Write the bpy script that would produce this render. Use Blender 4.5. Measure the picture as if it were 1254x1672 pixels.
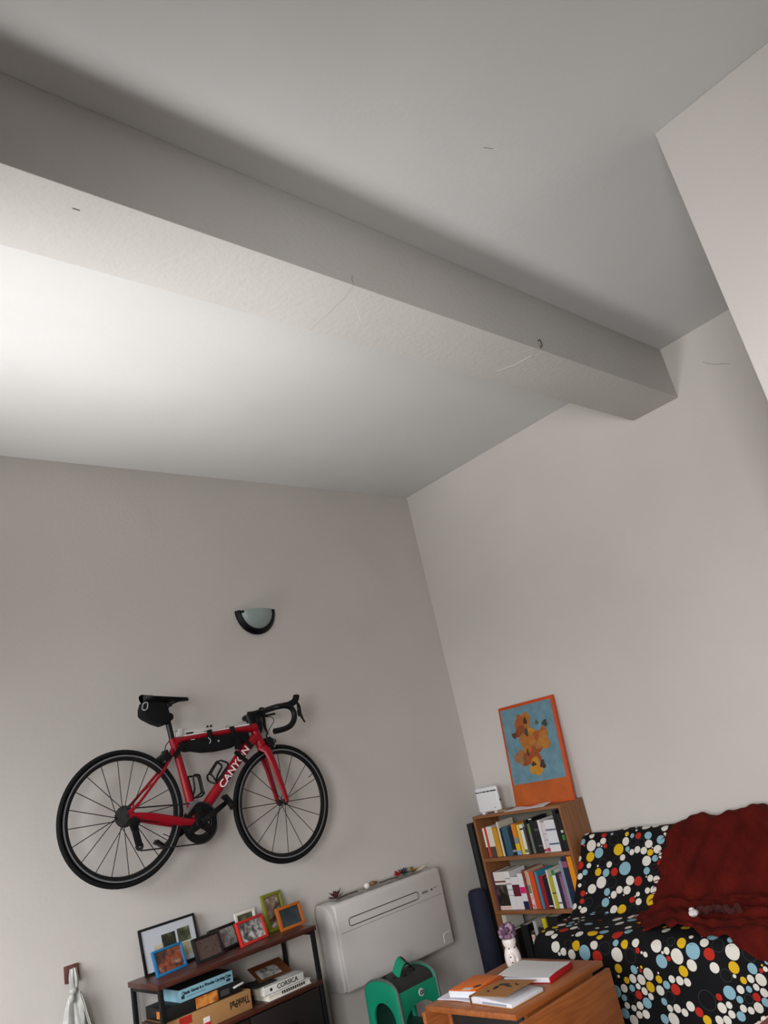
import bpy, bmesh, math, random
from mathutils import Vector, Matrix
for o in list(bpy.data.objects): bpy.data.objects.remove(o, do_unlink=True)
S = bpy.context.scene
COL = S.collection
R = math.radians

# ------------------------------------------------------------------ camera
F_PX, IMG_W, IMG_H = 1225.41, 1254, 1672
cam = bpy.data.cameras.new('camera')
cam.sensor_fit = 'VERTICAL'; cam.sensor_height = 24.0
cam.lens = F_PX / IMG_H * 24.0
cam.clip_start = 0.02
cam_o = bpy.data.objects.new('camera', cam); COL.objects.link(cam_o)
cam_o.matrix_world = Matrix.Translation((0, 0, 1.55)) @ Matrix.Rotation(-0.786397, 4, 'Z') @ Matrix.Rotation(math.pi/2 + 0.321611, 4, 'X') @ Matrix.Rotation(-0.222831, 4, 'Z')
S.camera = cam_o

# ------------------------------------------------------------------ room sizes (metres)
XR, YB, ZC = 4.648, 4.32, 3.745       # right wall, back wall, ceiling
XL, YF = -1.00, -2.60                 # left wall, wall behind the camera
WIN1 = (2.15, 3.55, 0.15, 2.30)       # y0, y1, z0, z1 of the tall window in the left wall, far bay
WIN2 = (-0.95, 0.55, 0.95, 2.30)     # second window, near bay

# ------------------------------------------------------------------ world, daylight, exposure
w = bpy.data.worlds.new('world'); S.world = w; w.use_nodes = True
bg = w.node_tree.nodes['Background']; bg.inputs[0].default_value = (0.72, 0.86, 1.0, 1); bg.inputs[1].default_value = 0.6
def area(name, loc, size, size_y, power, color, direction):
    l = bpy.data.lights.new(name, 'AREA'); l.shape = 'RECTANGLE'; l.size = size; l.size_y = size_y
    l.energy = power; l.color = color
    o = bpy.data.objects.new(name, l); COL.objects.link(o); o.location = loc
    o.rotation_euler = Vector(direction).to_track_quat('-Z', 'Y').to_euler()
    return o
# daylight through the tall window of the left wall: light thrown up from the sunlit ground outside, and skylight coming down
yc = (WIN1[0]+WIN1[1])/2
lu = area('ground_bounce_daylight', (XL-.75, 3.22, 0.28), 0.95, 1.3, 46, (1.0, 0.985, 0.97), (1, -.05, 1.0)); lu.data.spread = R(54)
ld = area('sky_daylight', (XL-.45, yc-.1, 1.75), 2.0, 1.6, 85, (0.98, 0.985, 1.0), (1, 0.8, -.95)); ld.data.spread = R(105)
ln = area('sky_daylight_near', (XL-.35, (WIN2[0]+WIN2[1])/2, 1.75), 1.5, 1.5, 155, (1.0, 0.985, 0.975), (1, .3, -.36)); ln.data.spread = R(114)
S.view_settings.view_transform = 'Standard'; S.view_settings.look = 'None'
S.view_settings.exposure = 0.06; S.view_settings.gamma = 1.0; S.view_settings.use_curve_mapping = False

# ------------------------------------------------------------------ helpers
MATS = {}
def srgb(c):
    if isinstance(c, str):
        c = [int(c[i:i+2], 16)/255 for i in (0, 2, 4)]
    return tuple((v/12.92 if v <= .04045 else ((v+.055)/1.055)**2.4) for v in c) + (1,)
def mat(name, col, rough=.6, metal=0, var=0, vscale=8, bump=0, bscale=60, spec=.5, col2=None, alpha=None, trans=0, coat=0, detail=3, stretch=None):
    """plain procedural material: colour, optional noise mix to col2 (or darker), optional bump"""
    if name in MATS: return MATS[name]
    m = bpy.data.materials.new(name); m.use_nodes = True; nt = m.node_tree; n = nt.nodes; l = nt.links
    p = n['Principled BSDF']; c = srgb(col)
    p.inputs['Base Color'].default_value = c; p.inputs['Roughness'].default_value = rough
    p.inputs['Metallic'].default_value = metal; p.inputs['Specular IOR Level'].default_value = spec
    p.inputs['Transmission Weight'].default_value = trans; p.inputs['Coat Weight'].default_value = coat
    if var or bump:
        tc = n.new('ShaderNodeTexCoord'); src = tc.outputs['Object']
        if stretch:
            mp = n.new('ShaderNodeMapping'); mp.inputs['Scale'].default_value = stretch
            l.new(src, mp.inputs['Vector']); src = mp.outputs[0]
    if var:
        t = n.new('ShaderNodeTexNoise'); t.inputs['Scale'].default_value = vscale; t.inputs['Detail'].default_value = detail
        l.new(src, t.inputs['Vector'])
        rp = n.new('ShaderNodeValToRGB'); rp.color_ramp.elements[0].position = .3; rp.color_ramp.elements[1].position = .7
        c2 = srgb(col2) if col2 else tuple(v*(1-var) for v in c[:3]) + (1,)
        rp.color_ramp.elements[0].color = c2; rp.color_ramp.elements[1].color = c
        l.new(t.outputs['Fac'], rp.inputs[0]); l.new(rp.outputs[0], p.inputs['Base Color'])
    if bump:
        t2 = n.new('ShaderNodeTexNoise'); t2.inputs['Scale'].default_value = bscale; t2.inputs['Detail'].default_value = 5
        l.new(src, t2.inputs['Vector'])
        b = n.new('ShaderNodeBump'); b.inputs['Strength'].default_value = bump; b.inputs['Distance'].default_value = .01
        l.new(t2.outputs['Fac'], b.inputs['Height']); l.new(b.outputs[0], p.inputs['Normal'])
    MATS[name] = m
    return m
def ramp_mat(name, stops, scale=6, rough=.5, detail=4, seed=0, distort=.5, coat=0):
    """blotchy print: noise through a many-colour ramp (photographs, covers)"""
    if name in MATS: return MATS[name]
    m = bpy.data.materials.new(name); m.use_nodes = True; nt = m.node_tree; n = nt.nodes; l = nt.links
    p = n['Principled BSDF']; p.inputs['Roughness'].default_value = rough; p.inputs['Coat Weight'].default_value = coat
    tc = n.new('ShaderNodeTexCoord'); mp = n.new('ShaderNodeMapping'); mp.inputs['Location'].default_value = (seed*3.7, seed*1.3, seed*2.1)
    t = n.new('ShaderNodeTexNoise'); t.inputs['Scale'].default_value = scale; t.inputs['Detail'].default_value = detail; t.inputs['Distortion'].default_value = distort
    rp = n.new('ShaderNodeValToRGB'); rp.color_ramp.interpolation = 'LINEAR'
    e = rp.color_ramp.elements
    while len(e) < len(stops): e.new(.5)
    for i, (pos, c) in enumerate(stops): e[i].position = pos; e[i].color = srgb(c)
    l.new(tc.outputs['Object'], mp.inputs[0]); l.new(mp.outputs[0], t.inputs['Vector']); l.new(t.outputs['Fac'], rp.inputs[0]); l.new(rp.outputs[0], p.inputs['Base Color'])
    MATS[name] = m
    return m
def wood(name, c1, c2, axis=0, scale=6, rough=.45, knots=False):
    if name in MATS: return MATS[name]
    m = bpy.data.materials.new(name); m.use_nodes = True; nt = m.node_tree; n = nt.nodes; l = nt.links
    p = n['Principled BSDF']; p.inputs['Roughness'].default_value = rough
    tc = n.new('ShaderNodeTexCoord'); mp = n.new('ShaderNodeMapping')
    sc = [scale*2.2]*3; sc[axis] = scale*.18; mp.inputs['Scale'].default_value = sc
    t = n.new('ShaderNodeTexNoise'); t.inputs['Scale'].default_value = 2.5; t.inputs['Detail'].default_value = 6; t.inputs['Distortion'].default_value = 1.2
    rp = n.new('ShaderNodeValToRGB'); e = rp.color_ramp.elements
    e[0].position = .32; e[0].color = srgb(c2); e[1].position = .66; e[1].color = srgb(c1)
    l.new(tc.outputs['Object'], mp.inputs[0]); l.new(mp.outputs[0], t.inputs['Vector']); l.new(t.outputs['Fac'], rp.inputs[0])
    out = rp.outputs[0]
    if knots:
        v = n.new('ShaderNodeTexVoronoi'); v.inputs['Scale'].default_value = 4.5
        l.new(tc.outputs['Object'], v.inputs['Vector'])
        r2 = n.new('ShaderNodeValToRGB'); r2.color_ramp.elements[0].position = .05; r2.color_ramp.elements[0].color = srgb(knots) ; r2.color_ramp.elements[1].position = .13; r2.color_ramp.elements[1].color = (1, 1, 1, 1)
        l.new(v.outputs['Distance'], r2.inputs[0])
        mx = n.new('ShaderNodeMix'); mx.data_type = 'RGBA'; mx.blend_type = 'MULTIPLY'; mx.inputs[0].default_value = .8
        l.new(out, mx.inputs[6]); l.new(r2.outputs[0], mx.inputs[7]); out = mx.outputs[2]
    l.new(out, p.inputs['Base Color'])
    b = n.new('ShaderNodeBump'); b.inputs['Strength'].default_value = .08; b.inputs['Distance'].default_value = .004
    l.new(t.outputs['Fac'], b.inputs['Height']); l.new(b.outputs[0], p.inputs['Normal'])
    MATS[name] = m
    return m

class MB:
    """collects shapes; build() links them as ONE mesh object"""
    def __init__(s): s.v = []; s.f = []
    def add(s, vs, fs):
        k = len(s.v); s.v += [tuple(v) for v in vs]; s.f += [tuple(i+k for i in f) for f in fs]; return s
    def box(s, lo, hi, M=None):
        x0, y0, z0 = lo; x1, y1, z1 = hi
        vs = [Vector(v) for v in ((x0,y0,z0),(x1,y0,z0),(x1,y1,z0),(x0,y1,z0),(x0,y0,z1),(x1,y0,z1),(x1,y1,z1),(x0,y1,z1))]
        if M: vs = [M @ v for v in vs]
        return s.add(vs, [(0,3,2,1),(4,5,6,7),(0,1,5,4),(1,2,6,5),(2,3,7,6),(3,0,4,7)])
    def beam(s, p0, p1, wdt, hgt, up=(0,0,1), w1=None, h1=None):
        """rectangular bar from p0 to p1, width along side axis, height along up"""
        p0, p1 = Vector(p0), Vector(p1); d = (p1-p0).normalized(); sd = d.cross(Vector(up)).normalized(); u = sd.cross(d)
        w1 = wdt if w1 is None else w1; h1 = hgt if h1 is None else h1
        vs = [p + sd*a*ww/2 + u*b*hh/2 for p, ww, hh in ((p0, wdt, hgt), (p1, w1, h1)) for a, b in ((-1,-1),(1,-1),(1,1),(-1,1))]
        return s.add(vs, [(0,1,2,3),(7,6,5,4),(0,4,5,1),(1,5,6,2),(2,6,7,3),(3,7,4,0)])
    def tube(s, pts, r, n=8, closed=False, flat=None, up=None):
        """round (or flattened: flat=(a,b) multipliers along side/up) tube along points, r number or list"""
        P = [Vector(p) for p in pts]; k = len(P)
        rr = r if isinstance(r, (list, tuple)) else [r]*k
        vs = []; prev = None
        for i, p in enumerate(P):
            if closed: d = P[(i+1) % k] - P[i-1]
            else: d = P[min(i+1, k-1)] - P[max(i-1, 0)]
            d.normalize()
            if up is not None: sd = d.cross(Vector(up)).normalized()
            elif prev is None:
                a = Vector((0,0,1)) if abs(d.z) < .9 else Vector((0,1,0)); sd = d.cross(a).normalized()
            else:
                sd = (prev - d*prev.dot(d)).normalized()
            prev = sd; u = sd.cross(d)
            fa, fb = flat or (1, 1)
            for j in range(n):
                t = 2*math.pi*j/n
                vs.append(p + sd*math.cos(t)*rr[i]*fa + u*math.sin(t)*rr[i]*fb)
        fs = []
        for i in range(k if closed else k-1):
            for j in range(n):
                a, b = i*n+j, i*n+(j+1) % n; c2, d2 = ((i+1) % k)*n+(j+1) % n, ((i+1) % k)*n+j
                fs.append((a, b, c2, d2))
        if not closed: fs += [tuple(reversed(range(n))), tuple(range((k-1)*n, k*n))]
        return s.add(vs, fs)
    def lathe(s, prof, n=24, c=(0,0,0), axis='Z', a0=0, a1=2*math.pi):
        """prof: list of (radius, height)"""
        full = abs(a1-a0-2*math.pi) < 1e-6; m = n if full else n+1
        vs = []
        for r, h in prof:
            for j in range(m):
                t = a0+(a1-a0)*j/n; x, y = r*math.cos(t), r*math.sin(t)
                q = (x, y, h) if axis == 'Z' else ((x, h, y) if axis == 'Y' else (h, x, y))
                vs.append(Vector(q)+Vector(c))
        fs = []
        for i in range(len(prof)-1):
            for j in range(n):
                j2 = (j+1) % m
                fs.append((i*m+j, i*m+j2, (i+1)*m+j2, (i+1)*m+j))
        if full and prof[0] != prof[-1]:
            if prof[0][0] > 1e-5: fs.append(tuple(reversed(range(m))))
            if prof[-1][0] > 1e-5: fs.append(tuple(range((len(prof)-1)*m, len(prof)*m)))
        return s.add(vs, fs)
    def prism(s, poly, axis, a, b, M=None):
        """polygon of 2D points extruded between a and b along axis ('X': (y,z), 'Y': (x,z), 'Z': (x,y))"""
        def q(p, h):
            v = Vector({'X': (h, p[0], p[1]), 'Y': (p[0], h, p[1]), 'Z': (p[0], p[1], h)}[axis])
            return M @ v if M else v
        n = len(poly); vs = [q(p, a) for p in poly] + [q(p, b) for p in poly]
        return s.add(vs, [tuple(range(n)), tuple(reversed(range(n, 2*n)))] + [(i, (i+1) % n, n+(i+1) % n, n+i) for i in range(n)])
    def ell(s, c, r, n=12, m=8, M=None):
        vs = []; c = Vector(c)
        for i in range(m+1):
            ph = math.pi*i/m
            for j in range(n):
                t = 2*math.pi*j/n
                v = Vector((r[0]*math.sin(ph)*math.cos(t), r[1]*math.sin(ph)*math.sin(t), r[2]*math.cos(ph)))
                vs.append(c + (M @ v if M else v))
        return s.add(vs, [(i*n+j, (i+1)*n+j, (i+1)*n+(j+1) % n, i*n+(j+1) % n) for i in range(m) for j in range(n)])
    def grid(s, fn, nu, nv):
        """fn(u,v)->point, u,v in 0..1"""
        vs = [fn(i/nu, j/nv) for i in range(nu+1) for j in range(nv+1)]
        return s.add(vs, [(i*(nv+1)+j, (i+1)*(nv+1)+j, (i+1)*(nv+1)+j+1, i*(nv+1)+j+1) for i in range(nu) for j in range(nv)])
    def build(s, name, m, parent=None, bevel=0, smooth=False, seg=2, solid=0, off=None, angle=40):
        me = bpy.data.meshes.new(name)
        vs = s.v
        if off is not None: vs = [(v[0]-off[0], v[1]-off[1], v[2]-off[2]) for v in vs]
        me.from_pydata(vs, [], s.f)
        bm = bmesh.new(); bm.from_mesh(me)
        bmesh.ops.remove_doubles(bm, verts=bm.verts, dist=1e-6)
        bmesh.ops.recalc_face_normals(bm, faces=bm.faces)
        if bevel:
            es = [e for e in bm.edges if len(e.link_faces) == 2 and e.calc_face_angle(0) > R(30)]
            bmesh.ops.bevel(bm, geom=es, offset=bevel, segments=seg, affect='EDGES', clamp_overlap=True, profile=.5)
        if solid:
            bmesh.ops.solidify(bm, geom=bm.faces[:], thickness=solid)
        bm.to_mesh(me); bm.free()
        if smooth or bevel:
            for p in me.polygons: p.use_smooth = True
            me.set_sharp_from_angle(angle=R(angle))
        me.materials.append(m)
        o = bpy.data.objects.new(name, me); COL.objects.link(o)
        if parent is not None: o.parent = parent
        return o
def tag(o, label, cat, group=None):
    o['label'] = label; o['category'] = cat
    if group: o['group'] = group
    return o
def thing(name, label, cat, loc=(0,0,0), rz=0, group=None):
    o = bpy.data.objects.new(name, None); COL.objects.link(o); o.empty_display_size = .05
    o.location = loc; o.rotation_euler = (0, 0, rz)
    return tag(o, label, cat, group)
def struct(o): o['kind'] = 'structure'; return o
def place(o, loc, rot=(0,0,0)): o.location = loc; o.rotation_euler = rot; return o
def text(name, body, size, m, parent, M, depth=.0006, sx=1, bold=0):
    """lettering as a thin mesh; M places the text plane (x right, y up, z out)"""
    cu = bpy.data.curves.new(name, 'FONT'); cu.body = body; cu.size = size; cu.extrude = depth; cu.align_x = 'CENTER'; cu.align_y = 'CENTER'
    cu.offset = bold; cu.resolution_u = 3
    t = bpy.data.objects.new(name, cu); COL.objects.link(t)
    dg = bpy.context.evaluated_depsgraph_get()
    me = bpy.data.meshes.new_from_object(t.evaluated_get(dg))
    bpy.data.objects.remove(t)
    me.transform(M @ Matrix.Diagonal((sx, 1, 1, 1)))
    me.materials.clear(); me.materials.append(m)
    o = bpy.data.objects.new(name, me); COL.objects.link(o)
    if parent is not None: o.parent = parent
    return o
def basis(o, x, y):
    """4x4 with text x axis, y axis, z = x cross y at origin o"""
    x = Vector(x).normalized(); y = Vector(y).normalized(); z = x.cross(y)
    M = Matrix((x, y, z)).transposed().to_4x4(); M.translation = Vector(o); return M
def smoothpath(pts, n=6, closed=False):
    """Catmull-Rom through points"""
    P = [Vector(p) for p in pts]; k = len(P); out = []
    for i in range(k if closed else k-1):
        p0 = P[i-1] if (closed or i) else P[0]; p1 = P[i]; p2 = P[(i+1) % k]; p3 = P[(i+2) % k] if closed or i+2 < k else P[-1]
        for j in range(n):
            t = j/n
            out.append(.5*((2*p1)+(p2-p0)*t+(2*p0-5*p1+4*p2-p3)*t*t+(3*p1-p0-3*p2+p3)*t**3))
    if not closed: out.append(P[-1])
    return out
random.seed(7)

# ------------------------------------------------------------------ room shell
def plaster(name, c1, c2, bump=.12):
    m = mat(name, c1, rough=.85, var=.1, vscale=1.3, col2=c2, bump=bump, bscale=38, spec=.2, detail=4)
    return m
M_WALL = plaster('wall_plaster', 'cac5c1', 'c5c0bb')
M_CEIL = plaster('ceiling_paint', 'c9c9c8', 'c3c3c2', .09)
M_BEAM = plaster('beam_paint', 'c9c7c4', 'c2bfbb', .2)
M_FLOOR = wood('floor_planks', '645a50', '524840', axis=0, scale=3, rough=.5)
M_FRAME = mat('window_paint', 'e6e4de', rough=.5)
T = .2
struct(MB().box((XL-T, YF-T, -.1), (XR+T, YB+T, 0)).build('floor', M_FLOOR))
struct(MB().box((XL-T, YF-T, ZC), (XR+T, YB+T, ZC+.15)).build('ceiling', M_CEIL))
struct(MB().box((XL-T, YB, 0), (XR+T, YB+T, ZC)).build('wall_back', M_WALL))
struct(MB().box((XR, YF, 0), (XR+T, YB, ZC)).build('wall_right', M_WALL))
struct(MB().box((XL-T, YF-T, 0), (XR+T, YF, ZC)).build('wall_front', M_WALL))
wl = MB(); ys = sorted([YF, WIN2[0], WIN2[1], WIN1[0], WIN1[1], YB])
for a, b in ((YF, WIN2[0]), (WIN2[1], WIN1[0]), (WIN1[1], YB)): wl.box((XL-T, a, 0), (XL, b, ZC))
for W in (WIN1, WIN2):
    wl.box((XL-T, W[0], 0), (XL, W[1], W[2])); wl.box((XL-T, W[0], W[3]), (XL, W[1], ZC))
struct(wl.build('wall_left', M_WALL))
for i, W in enumerate((WIN1, WIN2)):
    f = MB(); a, b, c, d = W
    for q in ((a, c, a+.05, d), (b-.05, c, b, d), (a, c, b, c+.05), (a, d-.05, b, d), ((a+b)/2-.04, c, (a+b)/2+.04, d)):
        f.box((XL-.14, q[0], q[1]), (XL-.09, q[2], q[3]))
    fo = struct(f.build('window_%d' % (i+1), M_FRAME, bevel=.004))
# ceiling beam, running parallel to the back wall
bm_ = struct(MB().box((XL, 1.767, 3.381), (XR, 2.104, ZC)).build('trim_1', M_BEAM, bevel=.006))
# wall block projecting into the room on the right (its left face and far edge show)
struct(MB().box((2.812, YF, 0), (XR, 0.778, ZC)).build('wall_projecting', M_WALL, bevel=.006))

# ------------------------------------------------------------------ road bicycle on the wall
BK = (2.132, 4.10, 1.262)                       # base point under the bottom bracket
def P(x, z, dy=0): return (x, 4.10+dy, z)
M_RED = mat('red_gloss_paint', '94021a', rough=.38, coat=.05, spec=.35, var=.12, vscale=5)
M_BLK = mat('black_satin', '060608', rough=.5, spec=.3)
M_RUB = mat('black_rubber', '08080a', rough=.75, spec=.25, bump=.1, bscale=200)
M_CARB = mat('dark_carbon', '0b0b0e', rough=.4, spec=.35)
M_RIMTRACK = mat('brushed_rim_track', '85868a', rough=.4, metal=.6)
M_STEEL = mat('dull_steel', '8b8c8f', rough=.35, metal=.8)
M_DSTEEL = mat('dark_steel', '3a3a3c', rough=.4, metal=.7)
M_WPRINT_HL = mat('white_print_and_highlight', 'e8e4e2', rough=.5)
bike = thing('road_bicycle', 'red road bicycle with black wheels and drop bars hung on the wall', 'bicycle', BK)
HR, HF, BB = (1.726, 1.601), (2.710, 1.489), (2.132, 1.485)
def bp(mb, name, m, parent=None, **k): return mb.build(name, m, parent or bike, off=BK, **k)
fr = MB()
UPY = (0, 1, 0)
fr.tube([P(2.060, 1.935), P(2.10, 1.944), P(2.30, 1.948), P(2.48, 1.950), P(2.60, 1.945)], [.030, .017, .0145, .016, .027], 12, flat=(1, 1.15), up=UPY)      # top tube
fr.tube([P(2.600, 1.895), P(2.525, 1.852), P(2.40, 1.741), P(2.217, 1.577), P(*BB)], [.03, .031, .029, .03, .03], 12, flat=(1, .95), up=UPY)             # down tube
fr.tube([P(2.048, 1.958), P(2.062, 1.90), P(2.08, 1.80), P(2.112, 1.60), P(*BB)], [.023, .021, .022, .025, .032], 12, flat=(1, .8), up=UPY)            # seat tube
fr.tube([P(2.583, 1.972), P(2.592, 1.93), P(2.606, 1.88), P(2.622, 1.838)], [.027, .026, .029, .033], 12, flat=(1, .85), up=UPY)                      # head tube
for s in (-1, 1):
    fr.tube([P(2.052, 1.905), P(2.02, 1.86, s*.020), P(1.97, 1.80, s*.03), P(1.80, 1.655, s*.055), P(HR[0]+.006, HR[1]+.012, s*.066)], [.015, .010, .008, .008, .011], 8, flat=(1, .8), up=UPY)
    fr.tube([P(BB[0]-.02, BB[1]+.006, s*.03), P(2.02, 1.515, s*.045), P(1.86, 1.57, s*.062), P(HR[0]+.008, HR[1], s*.066)], [.024, .023, .020, .015], 8, flat=(1, .7), up=UPY)
fr.lathe([(.001, -.04), (.027, -.04), (.027, .04), (.001, .04)], 16, P(*BB), 'Y')
frame = bp(fr, 'frame', M_RED, smooth=True)
# lettering on the down tube
th = math.atan2(.279, .308)
ax, up_ = (math.cos(th), 0, math.sin(th)), (-math.sin(th), 0, math.cos(th))
t0 = Vector((2.402-BK[0], -.0305, 1.743-BK[2]))
text('lettering', 'CANYON', .056, M_WPRINT_HL, frame, basis(t0, ax, up_), depth=.0012, sx=1.18, bold=.0006)
hl = MB().tube([P(2.12, 1.962, -.006), P(2.35, 1.9655, -.006), P(2.59, 1.974, -.006)], [.003, .003, .006], 6)  # white line stands in for the highlight along the top tube
bp(hl, 'top_tube_highlight', M_WPRINT_HL, frame, smooth=True)
fk = MB()
for s in (-1, 1):
    fk.tube([P(2.622, 1.835), P(2.638, 1.80, s*.034), P(2.668, 1.70, s*.043), P(2.70, 1.55, s*.049), P(HF[0], HF[1]+.0, s*.051)], [.034, .027, .022, .017, .014], 10, flat=(1, .5), up=UPY)
bp(fk, 'fork', M_RED, smooth=True)

def wheel(hub, name, nsp, cross, seed):
    base = (hub[0], 4.10, hub[1])
    w = MB()
    w.lathe([(.312, -.0125), (.300, -.013), (.286, -.009), (.282, 0), (.286, .009), (.300, .013), (.312, .0125), (.3165, 0), (.312, -.0125)], 72, (0, 0, 0), 'Y')
    wo = w.build(name, M_CARB, bike, smooth=True); wo.location = Vector(base)-Vector(BK)
    ty = MB(); ty.tube([((.3265)*math.cos(a), 0, .3265*math.sin(a)) for a in [2*math.pi*i/72 for i in range(72)]], .0128, 10, closed=True, up=UPY)
    ty.build('tire', M_RUB, wo, smooth=True)
    for s in (-1, 1):
        tr = MB(); tr.lathe([(.303, s*.0132), (.3105, s*.0136), (.3105, s*.0128), (.303, s*.0122), (.303, s*.0132)], 72, (0, 0, 0), 'Y')
        tr.build('brake_track', M_RIMTRACK, wo, smooth=True)
    hb = MB(); hw = .036 if name == 'front_wheel' else .05
    hb.lathe([(.002, -hw-.02), (.008, -hw-.02), (.009, -hw), (.019, -hw+.004), (.019, -hw+.008), (.011, -hw+.014), (.011, hw-.014), (.019, hw-.008), (.019, hw-.004), (.009, hw), (.008, hw+.02), (.002, hw+.02)], 20, (0, 0, 0), 'Y')
    hb.build('hub', M_DSTEEL, wo, smooth=True)
    meshes = []
    for s in (-1, 1):
        m = MB(); o = cross*s
        m.tube([(.016*math.cos(o), s*(hw-.012), .016*math.sin(o)), (.287, s*.002, 0)], .0023, 5)
        meshes.append(m)
    protos = [m.build('spoke', M_BLK, wo) for m in meshes]
    meshes2 = []
    if cross:
        for s in (-1, 1):
            m = MB(); o = -cross*s
            m.tube([(.016*math.cos(o), s*(hw-.012), .016*math.sin(o)), (.287, s*.002, 0)], .0023, 5)
            meshes2.append(m.build('spoke', M_BLK, wo))
    allp = protos + meshes2
    for i in range(nsp):
        k = i % len(allp); a = 2*math.pi*i/nsp + seed
        if i < len(allp): o = allp[i]
        else:
            o = allp[k].copy(); COL.objects.link(o); o.parent = wo
        o.rotation_euler = (0, a, 0)
    va = MB(); va.tube([(.286*math.cos(seed+.4), 0, .286*math.sin(seed+.4)), (.245*math.cos(seed+.4), 0, .245*math.sin(seed+.4))], .0025, 6)
    va.build('valve', M_BLK, wo)
    return wo
wheel(HR, 'rear_wheel', 20, 1.25, -.95)
wheel(HF, 'front_wheel', 16, 0, .06)

# seatpost, saddle
bp(MB().tube([P(2.050, 1.94), P(2.040, 2.02), P(2.026, 2.135)], .0155, 12, flat=(1.1, .9), up=UPY), 'seatpost', M_CARB, smooth=True)
sd = MB()
def saddle(u, v):
    x = 1.892 + .284*u
    hw = (.066*math.sin(min(1, (u+.06)/.22)*math.pi/2))*(1-u)**1.1 + .021*(1-(max(0, u-.92)/.09)**2)*min(1, u*4) + .004
    zt = 2.205 - .030*u + .012*max(0, 1-u/.25)**2
    a = 2*math.pi*v; y = hw*math.cos(a); s = math.sin(a)
    th_ = (.011 if s > 0 else .036*(1-.72*u))
    return (x, 4.10+y, zt - .008 + s*th_*(1 if s > 0 else abs(math.sin(a))**.5))
sd.grid(saddle, 24, 20)
so = bp(sd, 'saddle', M_BLK, smooth=True)
rl = MB()
for s in (-1, 1):
    rl.tube(smoothpath([P(1.93, 2.185, s*.03), P(1.97, 2.155, s*.024), P(2.06, 2.150, s*.022), P(2.10, 2.158, s*.018), P(2.145, 2.175, s*.010)], 4), .0038, 6)
rl.tube([P(2.026, 2.125, -.03), P(2.026, 2.145, -.03)], .012, 8); rl.beam(P(1.995, 2.147), P(2.058, 2.143), .062, .018)
bp(rl, 'saddle_rails', M_CARB, so, smooth=True)

# cockpit
st = MB()
st.tube([P(2.588, 1.968), P(2.573, 2.035)], .0215, 16, flat=(1.75, 1), up=UPY)
st.tube([P(2.566, 2.024), P(2.60, 2.026), P(2.648, 2.032)], [.026, .023, .021], 14, flat=(1, .85), up=UPY)
st.tube([P(2.64, 2.032, -.026), P(2.64, 2.032, .026)], .021, 14)
bp(st, 'stem', M_BLK, smooth=True)
hb = MB(); pts = []
for s in (-1, 1):
    half = [(2.642, 2.033, 0), (2.640, 2.033, s*.10), (2.641, 2.032, s*.165), (2.658, 2.032, s*.194), (2.70, 2.031, s*.200), (2.740, 2.018, s*.200), (2.760, 1.985, s*.200), (2.754, 1.945, s*.2), (2.724, 1.912, s*.2), (2.68, 1.897, s*.2), (2.63, 1.892, s*.2), (2.598, 1.891, s*.2)]
    hb.tube(smoothpath([P(*q) for q in half], 4), .0172, 10)
hbo = bp(hb, 'handlebar', M_BLK, smooth=True)
for s in (-1, 1):
    hd = MB()
    hd.tube(smoothpath([P(2.695, 2.034, s*.2), P(2.735, 2.036, s*.2), P(2.768, 2.044, s*.2), P(2.788, 2.060, s*.2), P(2.797, 2.078, s*.2), P(2.800, 2.088, s*.2)], 4), [.017]*5+[.020]*4+[.020]*4+[.020]*4+[.020, .019, .016, .007], 10)
    ho = bp(hd, 'brake_hood', M_RUB, hbo, smooth=True)
    lv = MB(); lv.tube(smoothpath([P(2.790, 2.045, s*.2), P(2.805, 2.015, s*.203), P(2.803, 1.975, s*.206), P(2.808, 1.945, s*.208), P(2.822, 1.915, s*.21)], 4), [.009]*5+[.008]*4+[.0085]*4+[.006]*3+[.004], 8, flat=(1, .8), up=UPY)
    lv.tube(smoothpath([P(2.795, 2.03, s*.2), P(2.793, 1.985, s*.199), P(2.797, 1.955, s*.2)], 4), [.005]*4+[.008]*4+[.003], 6)
    bp(lv, 'brake_lever', M_BLK, hbo, smooth=True)
cm = MB(); cm.tube([P(2.66, 2.006, -.03), P(2.735, 2.012, -.03)], .007, 8); cm.beam(P(2.66, 2.01, -.03), P(2.65, 2.03, -.03), .014, .014)
bp(cm, 'computer_mount', M_BLK, hbo, smooth=True)
cb = MB()
cb.tube(smoothpath([P(2.665, 2.0, -.03), P(2.70, 1.99, -.045), P(2.712, 1.965, -.04), P(2.69, 1.93, -.02), P(2.672, 1.895, 0), P(2.668, 1.87, 0)], 5), .0025, 6)
cb.tube(smoothpath([P(2.662, 2.0, .02), P(2.672, 1.96, .03), P(2.66, 1.925, .03), P(2.615, 1.912, .02)], 5), .0025, 6)
bp(cb, 'brake_cables', M_BLK, smooth=True)
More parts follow.
